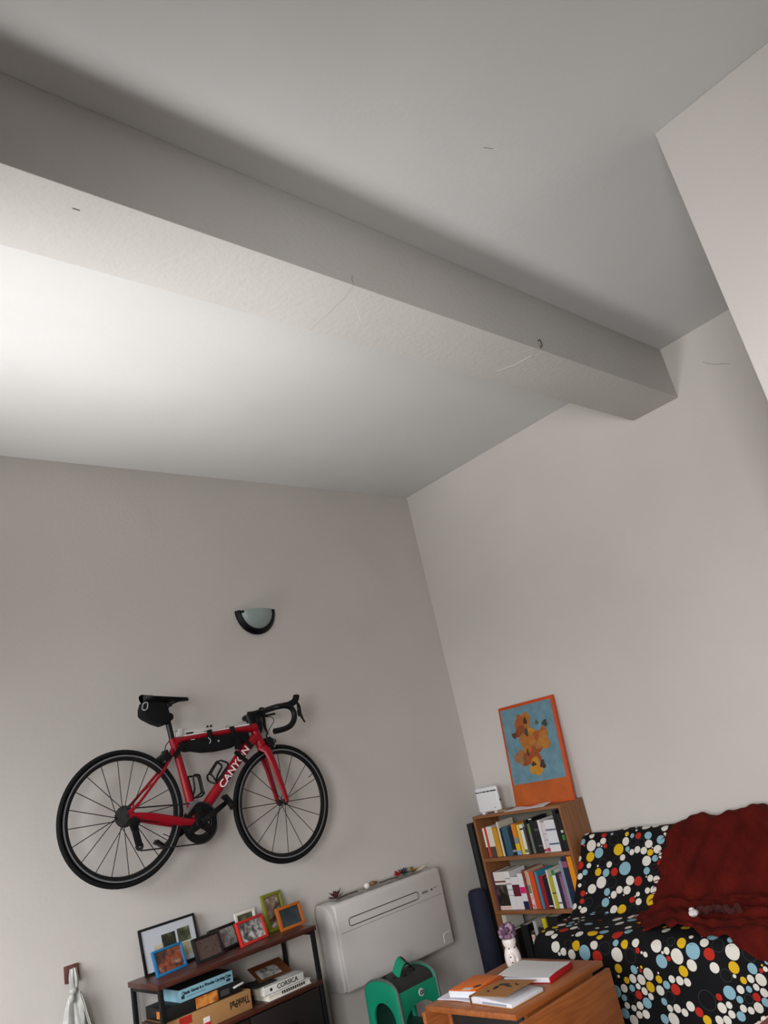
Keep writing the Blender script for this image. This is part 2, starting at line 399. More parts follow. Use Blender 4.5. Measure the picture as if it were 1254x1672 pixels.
# brakes
fb = MB(); fb.prism([(2.645, 1.872), (2.675, 1.880), (2.690, 1.866), (2.712, 1.860), (2.716, 1.845), (2.700, 1.835), (2.698, 1.80), (2.672, 1.798), (2.655, 1.83)], 'Y', 4.10-.032, 4.10+.032)
fb.tube([P(2.668, 1.87), P(2.672, 1.90)], .006, 8)
bp(fb, 'front_brake', M_BLK, bevel=.004)
for q in ((2.698, 1.852), (2.694, 1.818)): bp(MB().lathe([(.001, -.036), (.006, -.036), (.006, -.03), (.001, -.03)], 10, P(*q), 'Y'), 'brake_bolt', M_STEEL)
rb = MB(); rb.prism([(1.955, 1.868), (1.985, 1.885), (1.992, 1.90), (2.002, 1.90), (2.006, 1.876), (2.022, 1.862), (2.01, 1.835), (1.985, 1.815), (1.962, 1.835)], 'Y', 4.10-.03, 4.10+.03)
rb.tube(smoothpath([P(1.996, 1.895), P(2.01, 1.93), P(2.042, 1.952)], 4), .003, 6)
bp(rb, 'rear_brake', M_BLK, bevel=.004)
bp(MB().lathe([(.001, -.034), (.005, -.034), (.005, -.028), (.001, -.028)], 10, P(1.975, 1.838), 'Y'), 'brake_bolt', M_STEEL)

# drivetrain
def toothed(mb, c, r_in, r_out, r_root, n, y0, y1):
    k = n*2; vs = []; fs = []
    for yy in (y0, y1):
        for i in range(k):
            a = 2*math.pi*i/k; ro = r_out if i % 2 else r_root
            vs.append((c[0]+ro*math.cos(a), yy, c[1]+ro*math.sin(a)))
        for i in range(k):
            a = 2*math.pi*i/k
            vs.append((c[0]+r_in*math.cos(a), yy, c[1]+r_in*math.sin(a)))
    for i in range(k):
        j = (i+1) % k
        fs += [(i, j, k+j, k+i), (2*k+i, 3*k+i, 3*k+j, 2*k+j), (i, 2*k+i, 2*k+j, j), (k+i, k+j, 3*k+j, 3*k+i)]
    mb.add(vs, fs)
YC = 4.10-.046
cr = MB(); toothed(cr, BB, .070, .108, .1035, 50, YC-.002, YC+.002); toothed(cr, BB, .060, .071, .069, 34, YC+.005, YC+.009)
cro = bp(cr, 'chainring', M_BLK)
sp = MB()
ca = math.radians(25)
for a in (ca, ca+1.15, ca+math.pi-.0, ca-1.15):
    sp.beam((BB[0], YC-.004, BB[1]), (BB[0]+.088*math.cos(a), YC-.003, BB[1]+.088*math.sin(a)), .010, .050, up=(-math.sin(a), 0, math.cos(a)), h1=.036)
sp.lathe([(.001, -.012), (.026, -.012), (.030, 0), (.030, .006), (.001, .006)], 18, (BB[0], YC, BB[1]), 'Y')
bp(sp, 'chainring_spider', M_BLK, cro, bevel=.002)
# crank arms with pedals
PR = (BB[0]+.172*math.cos(ca), BB[1]+.172*math.sin(ca)); PL = (BB[0]-.172*math.cos(ca), BB[1]-.172*math.sin(ca))
for s, pp in ((-1, PR), (1, PL)):
    c = MB(); yy = 4.10+s*.068
    c.beam((BB[0], yy, BB[1]), (pp[0], yy+s*.006, pp[1]), .016, .038, up=(-math.sin(ca), 0, math.cos(ca)), w1=.012, h1=.026)
    co = bp(c, 'crank_arm', M_CARB, bevel=.004)
    if s < 0:
        MB().beam((BB[0]+.04*math.cos(ca), yy-.0086, BB[1]+.04*math.sin(ca)), (BB[0]+.125*math.cos(ca), yy-.0086, BB[1]+.125*math.sin(ca)), .0008, .005, up=(-math.sin(ca), 0, math.cos(ca))).build('crank_stripe', M_STEEL, co, off=BK)
    d = MB(); pa = math.radians(-55 if s < 0 else -40); M4 = Matrix.Translation((pp[0], yy+s*.045, pp[1])) @ Matrix.Rotation(-pa, 4, 'Y')
    d.box((-.045, -.030, -.007), (.045, .030, .007), M4); d.box((-.048, -.024, -.012), (-.030, .024, .010), M4); d.box((.030, -.026, -.013), (.046, .026, .008), M4)
    d.tube([(pp[0], yy, pp[1]), (pp[0], yy+s*.07, pp[1])], .007, 8)
    bp(d, 'pedal', M_BLK, bevel=.003)
cs = MB()
for i in range(8):
    r = .022+.0044*i; yy = 4.10-.052+.0042*i
    toothed(cs, HR, .008, r+.003, r, 11+2*i, yy-.0008, yy+.0008)
cs.lathe([(.001, -.056), (.016, -.056), (.016, -.012), (.001, -.012)], 16, P(*HR), 'Y')
bp(cs, 'cassette', mat('worn_cassette_steel', '4c4a48', rough=.5, metal=.5, var=.5, vscale=90))
J1, J2 = (1.762, 1.535), (1.778, 1.442)         # derailleur pulleys
dr = MB()
dr.beam((HR[0]+.01, 4.10-.075, HR[1]-.02), (J1[0]+.01, 4.10-.070, J1[1]+.012), .022, .038, up=(1, 0, 0)); dr.beam((HR[0]+.004, 4.10-.07, HR[1]-.03), (J1[0]-.016, 4.10-.07, J1[1]-.004), .016, .022, up=(1, 0, 0))
dr.beam((J1[0], YC-.010, J1[1]), (J2[0], YC-.010, J2[1]), .004, .030, up=(1, 0, 0)); dr.beam((J1[0], YC+.010, J1[1]), (J2[0], YC+.010, J2[1]), .004, .030, up=(1, 0, 0))
dro = bp(dr, 'rear_derailleur', M_BLK, bevel=.003)
for J in (J1, J2):
    j = MB(); toothed(j, J, .006, .023, .0205, 11, YC-.003, YC+.003); bp(j, 'jockey_wheel', M_DSTEEL, dro)
ch = MB()
rc = .106
a_top = math.radians(96); a_bot = math.radians(-96)
path = [(HR[0]+.004, YC, HR[1]+.036), (BB[0]+rc*math.cos(a_top), YC, BB[1]+rc*math.sin(a_top))]
for i in range(1, 25):
    a = a_top + (a_bot-a_top)*i/24; path.append((BB[0]+rc*math.cos(a), YC, BB[1]+rc*math.sin(a)))
path.append((J2[0]+.004, YC, J2[1]-.022))
ch.tube(path, .0042, 6)
bp(ch, 'chain', M_DSTEEL)
# front derailleur, cages
fd = MB(); fd.beam(P(2.085, 1.592, -.045), P(2.135, 1.60, -.05), .014, .020); fd.beam(P(2.05, 1.548, -.055), P(2.118, 1.602, -.055), .004, .022)
bp(fd, 'front_derailleur', M_STEEL, bevel=.002)
def cage(base, d, n, name, flip):
    """wire bottle cage: base on the tube, d along the tube, n away from it"""
    c = MB(); b = Vector((base[0], 4.10, base[1])); d = Vector((d[0], 0, d[1])).normalized(); n = Vector((n[0], 0, n[1])).normalized(); y = Vector((0, 1, 0))
    loop = [b+d*.005, b+d*.0+n*.035-y*.036, b+d*.012+n*.068-y*.02, b+d*.012+n*.068+y*.02, b+d*.0+n*.035+y*.036]
    c.tube(smoothpath(loop, 5, True), .0055, 6, closed=True)
    top = b+d*.115
    for s in (-1, 1):
        c.tube(smoothpath([b+d*.01, b+d*.05+n*.012+y*s*.030, top+n*.02+y*s*.037, top+n*.05+y*s*.032, top+n*.072-d*.015+y*s*.012, b+d*.012+n*.068+y*s*.012], 5), .0055, 6)
    c.beam(b+d*.0+n*.004, top+n*.004, .022, .006, up=n)
    bp(c, name, M_BLK, smooth=True)
cage((2.285, 1.668), (math.cos(th), math.sin(th)), (-math.sin(th), math.cos(th)), 'bottle_cage', 0)
cage((2.128, 1.615), (-.16, .987), (.987, .16), 'bottle_cage', 0)

# ---- bags strapped to the bicycle
M_BAG = mat('black_nylon', '08080b', rough=.75, spec=.25, var=.3, vscale=30, bump=.15, bscale=300)
M_GREYTRIM = mat('grey_reflective_trim', '9a9ba0', rough=.5)
sb = thing('saddle_bag', 'black saddle bag with grey reflector loop under the bicycle seat', 'bag', (1.96, 4.10, 2.03))
def off_(t): return t.location
def rounded(poly, n=4):
    return [(p.x, p.y) for p in [Vector((a.x, a.y)) for a in smoothpath([(q[0], q[1], 0) for q in poly], n, True)]]
b = MB(); bpoly = [(1.896, 2.180), (1.880, 2.140), (1.876, 2.105), (1.895, 2.086), (1.945, 2.054), (1.985, 2.036), (2.005, 2.034), (2.030, 2.048), (2.036, 2.08), (2.030, 2.13), (2.012, 2.165), (1.98, 2.172)]
b.prism(bpoly, 'Y', 4.10-.045, 4.10+.045)
b.build('bag_body', M_BAG, sb, bevel=.012, seg=3, off=sb.location)
rr = MB(); rr.tube(smoothpath([(1.892, 4.05, 2.168), (1.905, 4.052, 2.165), (1.899, 4.052, 2.135), (1.882, 4.052, 2.128), (1.879, 4.07, 2.14), (1.888, 4.07, 2.165)], 4, True), .0035, 6, closed=True)
rr.build('reflector_loop', M_GREYTRIM, sb, off=sb.location, smooth=True)
MB().tube([(2.033, 4.062, 2.075), (2.033, 4.125, 2.075)], .022, 12).build('strap', M_BAG, sb, off=sb.location, smooth=True)
MB().tube([(2.002, 4.07, 2.038), (1.998, 4.07, 2.016)], .003, 6).build('zip_pull', M_GREYTRIM, sb, off=sb.location)
fbag = thing('frame_bag', 'long black frame bag strapped beneath the red top tube', 'bag', (2.30, 4.10, 1.86))
b = MB(); fpoly = [(2.100, 1.918), (2.135, 1.932), (2.30, 1.934), (2.46, 1.936), (2.530, 1.930), (2.535, 1.90), (2.52, 1.878), (2.495, 1.868), (2.45, 1.868), (2.40, 1.852), (2.31, 1.848), (2.22, 1.855), (2.16, 1.872), (2.115, 1.874), (2.098, 1.89)]
b.prism(fpoly, 'Y', 4.10-.03, 4.10+.03)
b.build('bag_body', M_BAG, fbag, bevel=.008, seg=3, off=fbag.location)
for x in (2.275, 2.425):
    MB().box((x-.010, 4.064, 1.915), (x+.010, 4.136, 1.974)).build('strap', M_BAG, fbag, bevel=.004, off=fbag.location)
def strap(p0, p1, wd):
    a, bb = Vector((p0[0], 4.0595, p0[1])), Vector((p1[0], 4.0585, p1[1])); upv = (-(bb-a).z, 0, (bb-a).x)
    MB().beam(a, bb, .004, wd, up=upv).build('strap', M_BAG, fbag, off=fbag.location)
strap((2.095, 1.922), (2.028, 1.853), .028); strap((2.412, 1.826), (2.50, 1.740), .026); strap((2.475, 1.90), (2.532, 1.832), .022); strap((2.445, 1.90), (2.432, 1.835), .040)
pr = MB(); pr.lathe([(.001, -.004), (.006, -.004), (.006, 0), (.001, 0)], 10, (2.318, 4.068, 1.902), 'Y'); pr.build('round_badge', M_GREYTRIM, fbag, off=fbag.location)
pr = MB(); pr.tube(smoothpath([(2.255, 4.066, 1.93), (2.268, 4.066, 1.912), (2.258, 4.066, 1.895)], 4), .003, 6); pr.build('zip_trim', M_GREYTRIM, fbag, off=fbag.location)

# wall bracket that carries the bicycle
M_WMETAL = mat('white_bracket_paint', 'd6d4d0', rough=.4)
wm = thing('bike_wall_bracket', 'white wall bracket holding the bicycle by its top tube', 'bracket', (2.25, 4.32, 1.95))
MB().box((2.18, 4.300, 1.965), (2.52, 4.3195, 2.012)).build('wall_plate', M_WMETAL, wm, bevel=.004, off=wm.location)
for x in (2.165, 2.40):
    m = MB(); m.box((x-.012, 4.085, 1.915), (x+.012, 4.318, 1.925)); m.box((x-.012, 4.075, 1.915), (x+.012, 4.085, 1.935)); m.box((x-.012, 4.308, 1.915), (x+.012, 4.318, 2.02))
    m.build('arm', M_WMETAL, wm, bevel=.002, off=wm.location)
MB().box((2.19, 4.285, 1.985), (2.215, 4.2995, 2.028)).build('end_stop', mat('clear_white', 'dddbd8', rough=.3), wm, bevel=.002, off=wm.location)
MB().box((2.24, 4.290, 1.990), (2.285, 4.2995, 1.999)).build('rubber_pad', M_RUB, wm, bevel=.002, off=wm.location)
for x in (2.385, 2.41):
    MB().prism([(x-.010, 2.012), (x+.008, 2.012), (x+.001, 2.026)], 'Y', 4.29, 4.2995).build('rubber_pad', M_RUB, wm, bevel=.002, off=wm.location)

# ------------------------------------------------------------------ wall lamp
lamp = thing('wall_lamp', 'half-bowl wall lamp with black rim and frosted glass', 'lamp', (2.872, YB, 2.748))
M_FROST = mat('frosted_grey_glass', '93a09e', rough=.35, var=.15, vscale=6)
# half-moon: flat black crescent backing frame, frosted glass half bowl
def halfbowl(u, v, ra, rb, dep):
    t = math.pi*u; ph = v*math.pi/2
    x = -math.cos(t)*ra*math.cos(ph); z = -math.sin(t)*rb*math.cos(ph)
    return (x, -dep*math.sin(ph)-.012, z)
g = MB(); g.grid(lambda u, v: halfbowl(u, v, .134, .138, .062), 28, 10)
g.build('glass_bowl', M_FROST, lamp, smooth=True, solid=.004)
k = MB(); n = 32; vs = []; fs = []
for i in range(n+1):
    t = math.pi*i/n; c, s = -math.cos(t), -math.sin(t)
    vs += [(c*.158, 0, s*.168), (c*.158, -.016, s*.168), (c*.138, -.036, s*.146), (c*.124, -.030, s*.130), (c*.124, 0, s*.130)]
for i in range(n):
    for j in range(5): fs.append((i*5+j, i*5+(j+1) % 5, (i+1)*5+(j+1) % 5, (i+1)*5+j))
fs += [(0, 1, 2, 3, 4), tuple(n*5+q for q in (4, 3, 2, 1, 0))]
k.add(vs, fs); k.build('black_rim', mat('black_lamp_rim', '050507', rough=.45, spec=.2), lamp, smooth=True)
for sx in (-.124, .126):
    MB().lathe([(.001, -.05), (.009, -.046), (.010, -.03), (.001, -.03)], 12, (sx*.95, 0, -.012), 'Y').build('clip', M_BLK, lamp, smooth=True)
MB().box((-.10, -.011, -.09), (.10, -.001, -.004)).build('back_plate', M_WMETAL, lamp)

# ------------------------------------------------------------------ console table with frames and boxes
M_WALNUT = wood('dark_red_wood', '50271c', '341710', axis=0, scale=9, rough=.35)
M_IRON = mat('black_iron', '0a0a0b', rough=.5, metal=.3)
CT = (2.226, 4.125, 0)
con = thing('console_table', 'dark red wood console table with black iron legs and closed base', 'table', CT)
X0, X1, Y0, Y1 = 1.752, 2.700, 3.952, 4.300
MB().box((X0, Y0, .790), (X1, Y1, .815)).build('top_board', M_WALNUT, con, bevel=.003, off=CT)
MB().box((X0+.005, Y0+.005, .522), (X1-.012, Y1, .545)).build('shelf_board', M_WALNUT, con, bevel=.003, off=CT)
for x in (X0+.008, X1-.030):
    for y in (Y0+.006, Y1-.030):
        MB().box((x, y, 0), (x+.022, y+.022, .790)).build('leg', M_IRON, con, bevel=.002, off=CT)
    MB().box((x+.002, Y0+.028, .772), (x+.02, Y1-.03, .790)).build('side_rail', M_IRON, con, bevel=.002, off=CT)
M_DARKCAB = mat('dark_cabinet_front', '160e0c', rough=.5, var=.3, vscale=8)
MB().box((X0+.032, Y0+.032, .06), (X1-.034, Y1-.03, .522)).build('cabinet_body', M_DARKCAB, con, off=CT)
for a, b in ((X0+.034, (X0+X1)/2-.004), ((X0+X1)/2+.0, X1-.036)):
    d = MB().box((a, Y0+.012, .07), (b, Y0+.032, .516)).build('cabinet_door', M_DARKCAB, con, bevel=.003, off=CT)
    MB().box(((a+b)/2-.05, Y0+.000, .40), ((a+b)/2+.05, Y0+.012, .415)).build('door_handle', M_IRON, d, bevel=.003, off=CT)

def frame(name, label, x0, x1, yb, h, border, depth, col, photo, rz=0, lean=12, mat_w=0, mat_col='e8e6e2', patches=None, group='picture frames on the console'):
    """standing picture frame: moulding of four mitred bars, print behind glass, back board and strut"""
    w_ = x1-x0
    t = thing(name, label, 'picture frame', ((x0+x1)/2, yb, .816), R(rz), group)
    L = Matrix.Rotation(-R(lean), 4, 'X')
    fm = mat('frame_'+col, col, rough=.4)
    a, b, c = -w_/2, w_/2, border
    for poly in (((a, 0), (b, 0), (b-c, c), (a+c, c)), ((a, h), (a+c, h-c), (b-c, h-c), (b, h)), ((a, 0), (a+c, c), (a+c, h-c), (a, h)), ((b, 0), (b, h), (b-c, h-c), (b-c, c))):
        MB().prism(poly, 'Y', 0, depth, L).build('frame_bar', fm, t, bevel=.0015)
    MB().box((a+c*.7, depth*.7, c*.7), (b-c*.7, depth*.95, h-c*.7), L).build('back_board', mat('frame_back', '2a241e'), t)
    if mat_w:
        MB().box((a+c*.8, depth*.45, c*.8), (b-c*.8, depth*.55, h-c*.8), L).build('mount_card', mat('mount_'+mat_col, mat_col, rough=.7), t)
    if patches:
        for (u0, v0, u1, v1, m) in patches:
            MB().box((a+c+(w_-2*c)*u0, depth*.40, c+(h-2*c)*v0), (a+c+(w_-2*c)*u1, depth*.45, c+(h-2*c)*v1), L).build('photo_print', m, t)
    else:
        k = c+mat_w
        MB().box((a+k*.9, depth*.42, k*.9), (b-k*.9, depth*.47, h-k*.9), L).build('photo_print', photo, t)
    MB().prism([(depth*1.02+math.sin(R(lean))*h*.72, h*.70), (depth*1.02+.008+math.sin(R(lean))*h*.72, h*.70), (depth+math.sin(R(lean))*h*.75+h*.25, .001), (depth+math.sin(R(lean))*h*.75+h*.2, .001)], 'X', -.012, .012).build('strut', mat('frame_back', '2a241e'), t) if h < .16 else None
    return t
ph_bw = ramp_mat('print_black_white', [(.3, '1a1a1a'), (.45, '6a6a6a'), (.6, 'c4c4c2'), (.75, 'e2e2e0')], 28, .35, seed=2)
ph_bw2 = ramp_mat('print_black_white_portrait', [(.3, '2c2c2c'), (.45, '7c7a78'), (.62, 'a8a6a2'), (.75, 'c8c6c2')], 30, .35, seed=5)
ph_brown = ramp_mat('print_brown_group', [(.3, '2a2320'), (.45, '5a4640'), (.6, '4a3a34'), (.72, '8a6a5c')], 26, .35, seed=3)
ph_orange = ramp_mat('print_orange_dance', [(.3, '3a2a26'), (.42, '5a3c30'), (.52, '9a4426'), (.6, '7a5a4a'), (.7, 'c0a490')], 24, .35, seed=4)
ph_green = ramp_mat('print_white_dress', [(.3, '2c2420'), (.48, '5c4a3c'), (.6, '8a7664'), (.72, 'd8cec0')], 26, .35, seed=6)
ph_dark = ramp_mat('print_blue_dark', [(.3, '1c2830'), (.48, '2e3a42'), (.6, '3a4248'), (.72, '9a7a70')], 12, .35, seed=7)
ph_forest = ramp_mat('print_forest', [(.3, '14160f'), (.5, '2c2e22'), (.65, '50503e'), (.75, '8c8468')], 22, .4, seed=8)
ph_olive = ramp_mat('print_olive', [(.3, '2a2e1c'), (.5, '4a5038'), (.65, '76745a'), (.78, 'a89c80')], 22, .4, seed=9)
ph_beige = ramp_mat('print_beige', [(.3, '8a8066'), (.5, 'b8ae92'), (.7, 'cfc6ac')], 20, .4, seed=10)
frame('picture_frame', 'large thin black frame with collage of four photographs leaning on the wall', 1.823, 2.145, 4.235, .222, .012, .014, '0c0c0d', None, rz=0, lean=11, mat_w=.001, mat_col='b8bcc4',
      patches=[(.36, .42, .62, .78, ph_forest), (.66, .46, .90, .80, ph_olive), (.20, .14, .37, .58, ph_beige), (.38, .10, .60, .38, ph_olive), (.68, .12, .88, .43, ph_beige)])
frame('picture_frame', 'small bright blue frame with orange photo at the left of the console', 1.836, 2.014, 4.135, .122, .012, .018, '186ea2', ph_orange, rz=8, lean=16)
frame('picture_frame', 'small black frame with brownish group photo beside the blue frame', 2.034, 2.208, 4.085, .122, .014, .018, '0e0d0d', ph_brown, rz=9, lean=16)
frame('picture_frame', 'black frame with grey portrait between the red frame and another black frame', 2.160, 2.350, 4.150, .125, .010, .018, '101010', ph_bw2, rz=12, lean=14, mat_w=.001, mat_col='0e0e0e', patches=[(.30, .08, .98, .95, ph_bw2)])
frame('picture_frame', 'small bright red frame with black and white photo', 2.303, 2.502, 4.105, .125, .014, .020, 'c0241a', ph_bw, rz=12, lean=15)
frame('picture_frame', 'small white frame peeking out behind the red frame', 2.370, 2.500, 4.222, .150, .015, .016, 'd8d2c8', ph_olive, rz=0, lean=8)
frame('picture_frame', 'upright olive green frame behind the orange frame', 2.548, 2.690, 4.196, .200, .018, .020, '74761f', ph_green, rz=4, lean=10)
frame('picture_frame', 'small orange frame standing at the right end of the console', 2.570, 2.738, 4.098, .124, .016, .022, 'a85a18', ph_dark, rz=2, lean=14)

# ---- boxes and books on the console shelf
M_KRAFT = mat('brown_cardboard', 'a87c4c', rough=.8, var=.1, vscale=12)
SH = .545
bx = thing('cardboard_box', 'long brown cardboard box with upside-down black lettering at the bottom of the stack', 'box', (2.02, 4.11, SH))
def bxl(t, lo, hi, name, m, bevel=.002): return MB().box(lo, hi).build(name, m, t, bevel=bevel, off=t.location)
bxl(bx, (1.790, 3.992, SH+.001), (2.262, 4.235, .636), 'box_body', M_KRAFT)
bl = mat('black_print', '17130f', rough=.6)
text('lettering', 'ThinkPad', .046, bl, bx, basis((2.193-2.02, 3.992-4.11-.0004, .598-SH), (-1, 0, 0), (0, 0, -1)), sx=.66, bold=.001)
bxl(bx, (1.86, 3.9905, .600), (1.925, 3.992, .634), 'red_sticker', mat('red_sticker', 'b0241c', rough=.5), 0)
bxl(bx, (1.985, 3.9900, .5565), (2.02, 3.992, .595), 'white_sticker', mat('white_sticker', 'e6e0da', rough=.5), 0)
bxl(bx, (1.985, 3.9890, .5465), (2.02, 3.9900, .572), 'red_label', mat('red_label', 'c81e24', rough=.5), 0)
b2 = thing('game_box', 'black board game box with orange picture on its side, middle of the stack', 'box', (2.0, 4.12, .6365))
bxl(b2, (1.800, 4.005, .637), (2.222, 4.225, .694), 'box_body', mat('black_box_card', '0f0e0e', rough=.5))
bxl(b2, (1.962, 4.0040, .641), (2.085, 4.005, .688), 'cover_picture', ramp_mat('orange_picture', [(.3, '6a3010'), (.45, 'c0651c'), (.6, 'd89a50'), (.75, 'efe2d0')], 22, .4, seed=11), 0)
bxl(b2, (2.100, 4.0042, .650), (2.150, 4.005, .676), 'title_print', mat('dim_grey_print', '3a3a38', rough=.6), 0)
MB().box((1.799, 4.03, .648), (1.800, 4.10, .680)).build('end_picture', MATS['orange_picture'], b2, off=b2.location)
cl = MB(); cl.beam((2.172, 4.0, .667), (2.232, 4.0, .674), .010, .010); tag(cl.build('marker_pen', mat('pale_plastic', 'c8c8c8', rough=.35), None, bevel=.003), 'pale plastic pen tucked by the black game box', 'pen')
b3 = thing('game_box', 'light blue wooden games set box on top of the stack', 'box', (2.03, 4.12, .695))
M_BLUEBOX = mat('light_blue_card', '86b4c4', rough=.55, var=.05, vscale=10)
bxl(b3, (1.880, 4.000, .695), (2.178, 4.235, .749), 'box_body', M_BLUEBOX)
bxl(b3, (1.8815, 4.0015, .7475), (2.1765, 4.2335, .7500), 'lid_print', mat('dark_lid_print', '1e2126', rough=.5), 0)
navy = mat('navy_print', '10283c', rough=.6)
text('lettering', 'Classic Games in a Wooden Carrying Case', .0205, navy, b3, basis((2.03-2.03, 4.000-4.12-.0004, .730-.695), (1, 0, 0), (0, 0, 1)), sx=.76, bold=.0008)
bxl(b3, (1.888, 3.9994, .708), (1.905, 4.000, .722), 'symbol_print', navy, 0)
bxl(b3, (1.915, 3.9994, .710), (2.02, 4.000, .713), 'fine_print', mat('fine_print_blue', '4a7484', rough=.6), 0)
e = MB(); e.ell((2.150, 4.0, .712), (.014, .0006, .007)); e.build('badge_print', navy, b3, off=b3.location)
# small dark items left end of the stack
tag(MB().box((1.765, 4.02, .5465), (1.788, 4.20, .640)).build('thin_book', mat('dark_brown_cover', '3a241c', rough=.6), None, bevel=.002), 'thin dark brown book upright against the cardboard box', 'book')
def flatbook(name, label, lo, hi, cover, spine='-Y', group=None, cat='book', rz=0, page='d8d2c4'):
    """lying book: two cover boards, spine, page block"""
    c = ((lo[0]+hi[0])/2, (lo[1]+hi[1])/2, lo[2]); t = thing(name, label, cat, c, R(rz), group)
    dx, dy, h = (hi[0]-lo[0])/2, (hi[1]-lo[1])/2, hi[2]-lo[2]; k = min(.003, h*.12)
    cm_ = mat('cover_'+cover, cover, rough=.5)
    MB().box((-dx, -dy, 0), (dx, dy, k)).build('back_cover', cm_, t, bevel=.0006); MB().box((-dx, -dy, h-k), (dx, dy, h)).build('front_cover', cm_, t, bevel=.0006)
    i = .005; q = {'-Y': (-dx+i, -dy+k, dx-i, dy-i), '-X': (-dx+k, -dy+i, dx-i, dy-i), '+Y': (-dx+i, -dy+i, dx-i, dy-k), '+X': (-dx+i, -dy+i, dx-k, dy-i)}[spine]
    MB().box((q[0], q[1], k), (q[2], q[3], h-k)).build('pages', mat('pages_'+page, page, rough=.85, var=.12, vscale=90), t)
    s_ = {'-Y': ((-dx, -dy, 0), (dx, -dy+k, h)), '-X': ((-dx, -dy, 0), (-dx+k, dy, h)), '+Y': ((-dx, dy-k, 0), (dx, dy, h)), '+X': ((dx-k, -dy, 0), (dx, dy, h))}[spine]
    MB().box(*s_).build('spine', cm_, t, bevel=.0006)
    return t
fbk = flatbook('travel_book', 'thick white book with CORSICA on its spine lying on the shelf', (2.338, 3.985, .5725), (2.592, 4.190, .6155), 'c9c8c4')
text('lettering', 'CORSICA', .032, bl, fbk, basis((.020, -.1028, .021), (1, 0, 0), (0, 0, 1)), sx=1.0, bold=.0006)
MB().lathe([(.001, -.0006), (.008, -.0006), (.008, 0), (.001, 0)], 14, (-.085, -.1025, .021), 'Y').build('publisher_mark', bl, fbk)
nb = flatbook('spiral_notebook', 'white spiral notebook lying under the thick white book', (2.352, 3.975, .5455), (2.628, 4.185, .572), 'd4d4d2', spine='+Y')
for i in range(11):
    x = 2.44+.014*i
    m = MB(); m.box((x-.003, 3.9738, .555), (x+.003, 3.976, .569)); m.build('spiral_ring', M_IRON, nb, off=nb.location)
tag(MB().grid(lambda u, v: (2.30+.13*u, 4.0+.15*v, .6235+.006*abs(math.sin(u*5))*v+.002), 8, 8).build('black_pouch', mat('black_pouch_cloth', '0d0d0f', rough=.7), None, solid=.006, smooth=True), 'flat black pouch lying on the white book', 'pouch')
pst = thing('photo_card', 'brown photo card propped up behind the white book', 'card', (2.475, 4.115, .650))
Mt = Matrix.Rotation(R(28), 4, 'X')
MB().box((-.11, -.06, 0), (.095, .07, .006), Mt).build('card', wood('card_brown', '6a3c20', '4a2814', axis=0, scale=14), pst)
MB().box((-.09, -.045, .006), (.04, .03, .0068), Mt).build('photo_print', ph_bw2, pst)

# ------------------------------------------------------------------ wall heater / air conditioner
HT = (3.42, YB, .37)
M_WPLAS = mat('white_plastic', 'c8c4c1', rough=.4, var=.03, vscale=3)
ht = thing('air_conditioner', 'wide white wall-hung air conditioner with a long slot outline', 'air conditioner', HT)
prof = [(4.3195, .372), (4.165, .372), (4.150, .380), (4.150, .66), (4.154, .72), (4.166, .775), (4.188, .818), (4.222, .842), (4.260, .848), (4.3195, .848)]
side = MB(); side.prism(prof, 'X', 2.962, 3.885)
ho = side.build('casing', M_WPLAS, ht, bevel=.004, off=HT, angle=50)
fp = MB(); fp.prism([(4.1495, .374), (4.1300, .376), (4.1262, .392), (4.1262, .815), (4.1300, .834), (4.150, .846), (4.178, .846), (4.165, .828), (4.1495, .80)], 'X', 2.974, 3.8835)
fp.build('front_panel', M_WPLAS, ho, bevel=.004, off=HT, angle=50)
g_ = mat('dark_seam', '2a2422', rough=.6)
def fy(z): return 4.1262                         # front panel y
# panel outline (long rounded rectangle), groove, display
pts = [(3.075, .706), (3.640, .706), (3.655, .712), (3.655, .744), (3.64, .750), (3.075, .750), (3.062, .744), (3.062, .712)]
m = MB(); m.tube([(x, fy(z)-.0006, z) for x, z in pts], .0026, 5, closed=True); m.build('panel_outline', g_, ho, off=HT)
m = MB(); m.beam((2.99, fy(.684)-.0002, .684), (3.868, fy(.684)-.0002, .684), .0012, .003, up=(0, 0, 1)); m.build('panel_seam', mat('grey_seam', '8a8683', rough=.6), ho, off=HT)
m = MB(); m.box((3.690, fy(.73)-.002, .724), (3.745, fy(.73)-.0005, .736)); m.build('logo_plate', mat('logo_grey', '6f6b68', rough=.5), ho, off=HT)
m = MB(); m.lathe([(.001, -.002), (.006, -.002), (.006, 0), (.001, 0)], 12, (3.782, fy(.73)-.0005, .73), 'Y'); m.build('sensor_eye', M_BLK, ho, off=HT)
m = MB(); m.beam((3.80, fy(.735)-.0005, .735), (3.84, fy(.735)-.0005, .735), .001, .0025, up=(0, 0, 1)); m.build('status_mark', g_, ho, off=HT)
m = MB()
for i in range(9): m.box((3.05+i*.085, 4.20, .8485), (3.12+i*.085, 4.285, .8495))
m.build('top_vents', mat('vent_grey', '9a9693', rough=.6), ho, off=HT)['kind'] = 'stuff'
m = MB(); m.tube([(3.80, 4.126, .395), (3.80, 4.126, .44), (3.815, 4.126, .452), (3.868, 4.126, .455)], .0016, 5); m.build('corner_mark', mat('pale_mark', 'dcd9d6'), ho, off=HT)
cbl = MB(); cbl.tube(smoothpath([(3.86, 4.28, .856), (3.55, 4.295, .858), (3.2, 4.292, .858), (3.02, 4.295, .86), (2.962, 4.305, .852), (2.942, 4.308, .80), (2.95, 4.308, .70), (2.957, 4.309, .55), (2.962, 4.309, .40), (2.96, 4.309, .2), (2.955, 4.309, .02)], 6), .006, 8)
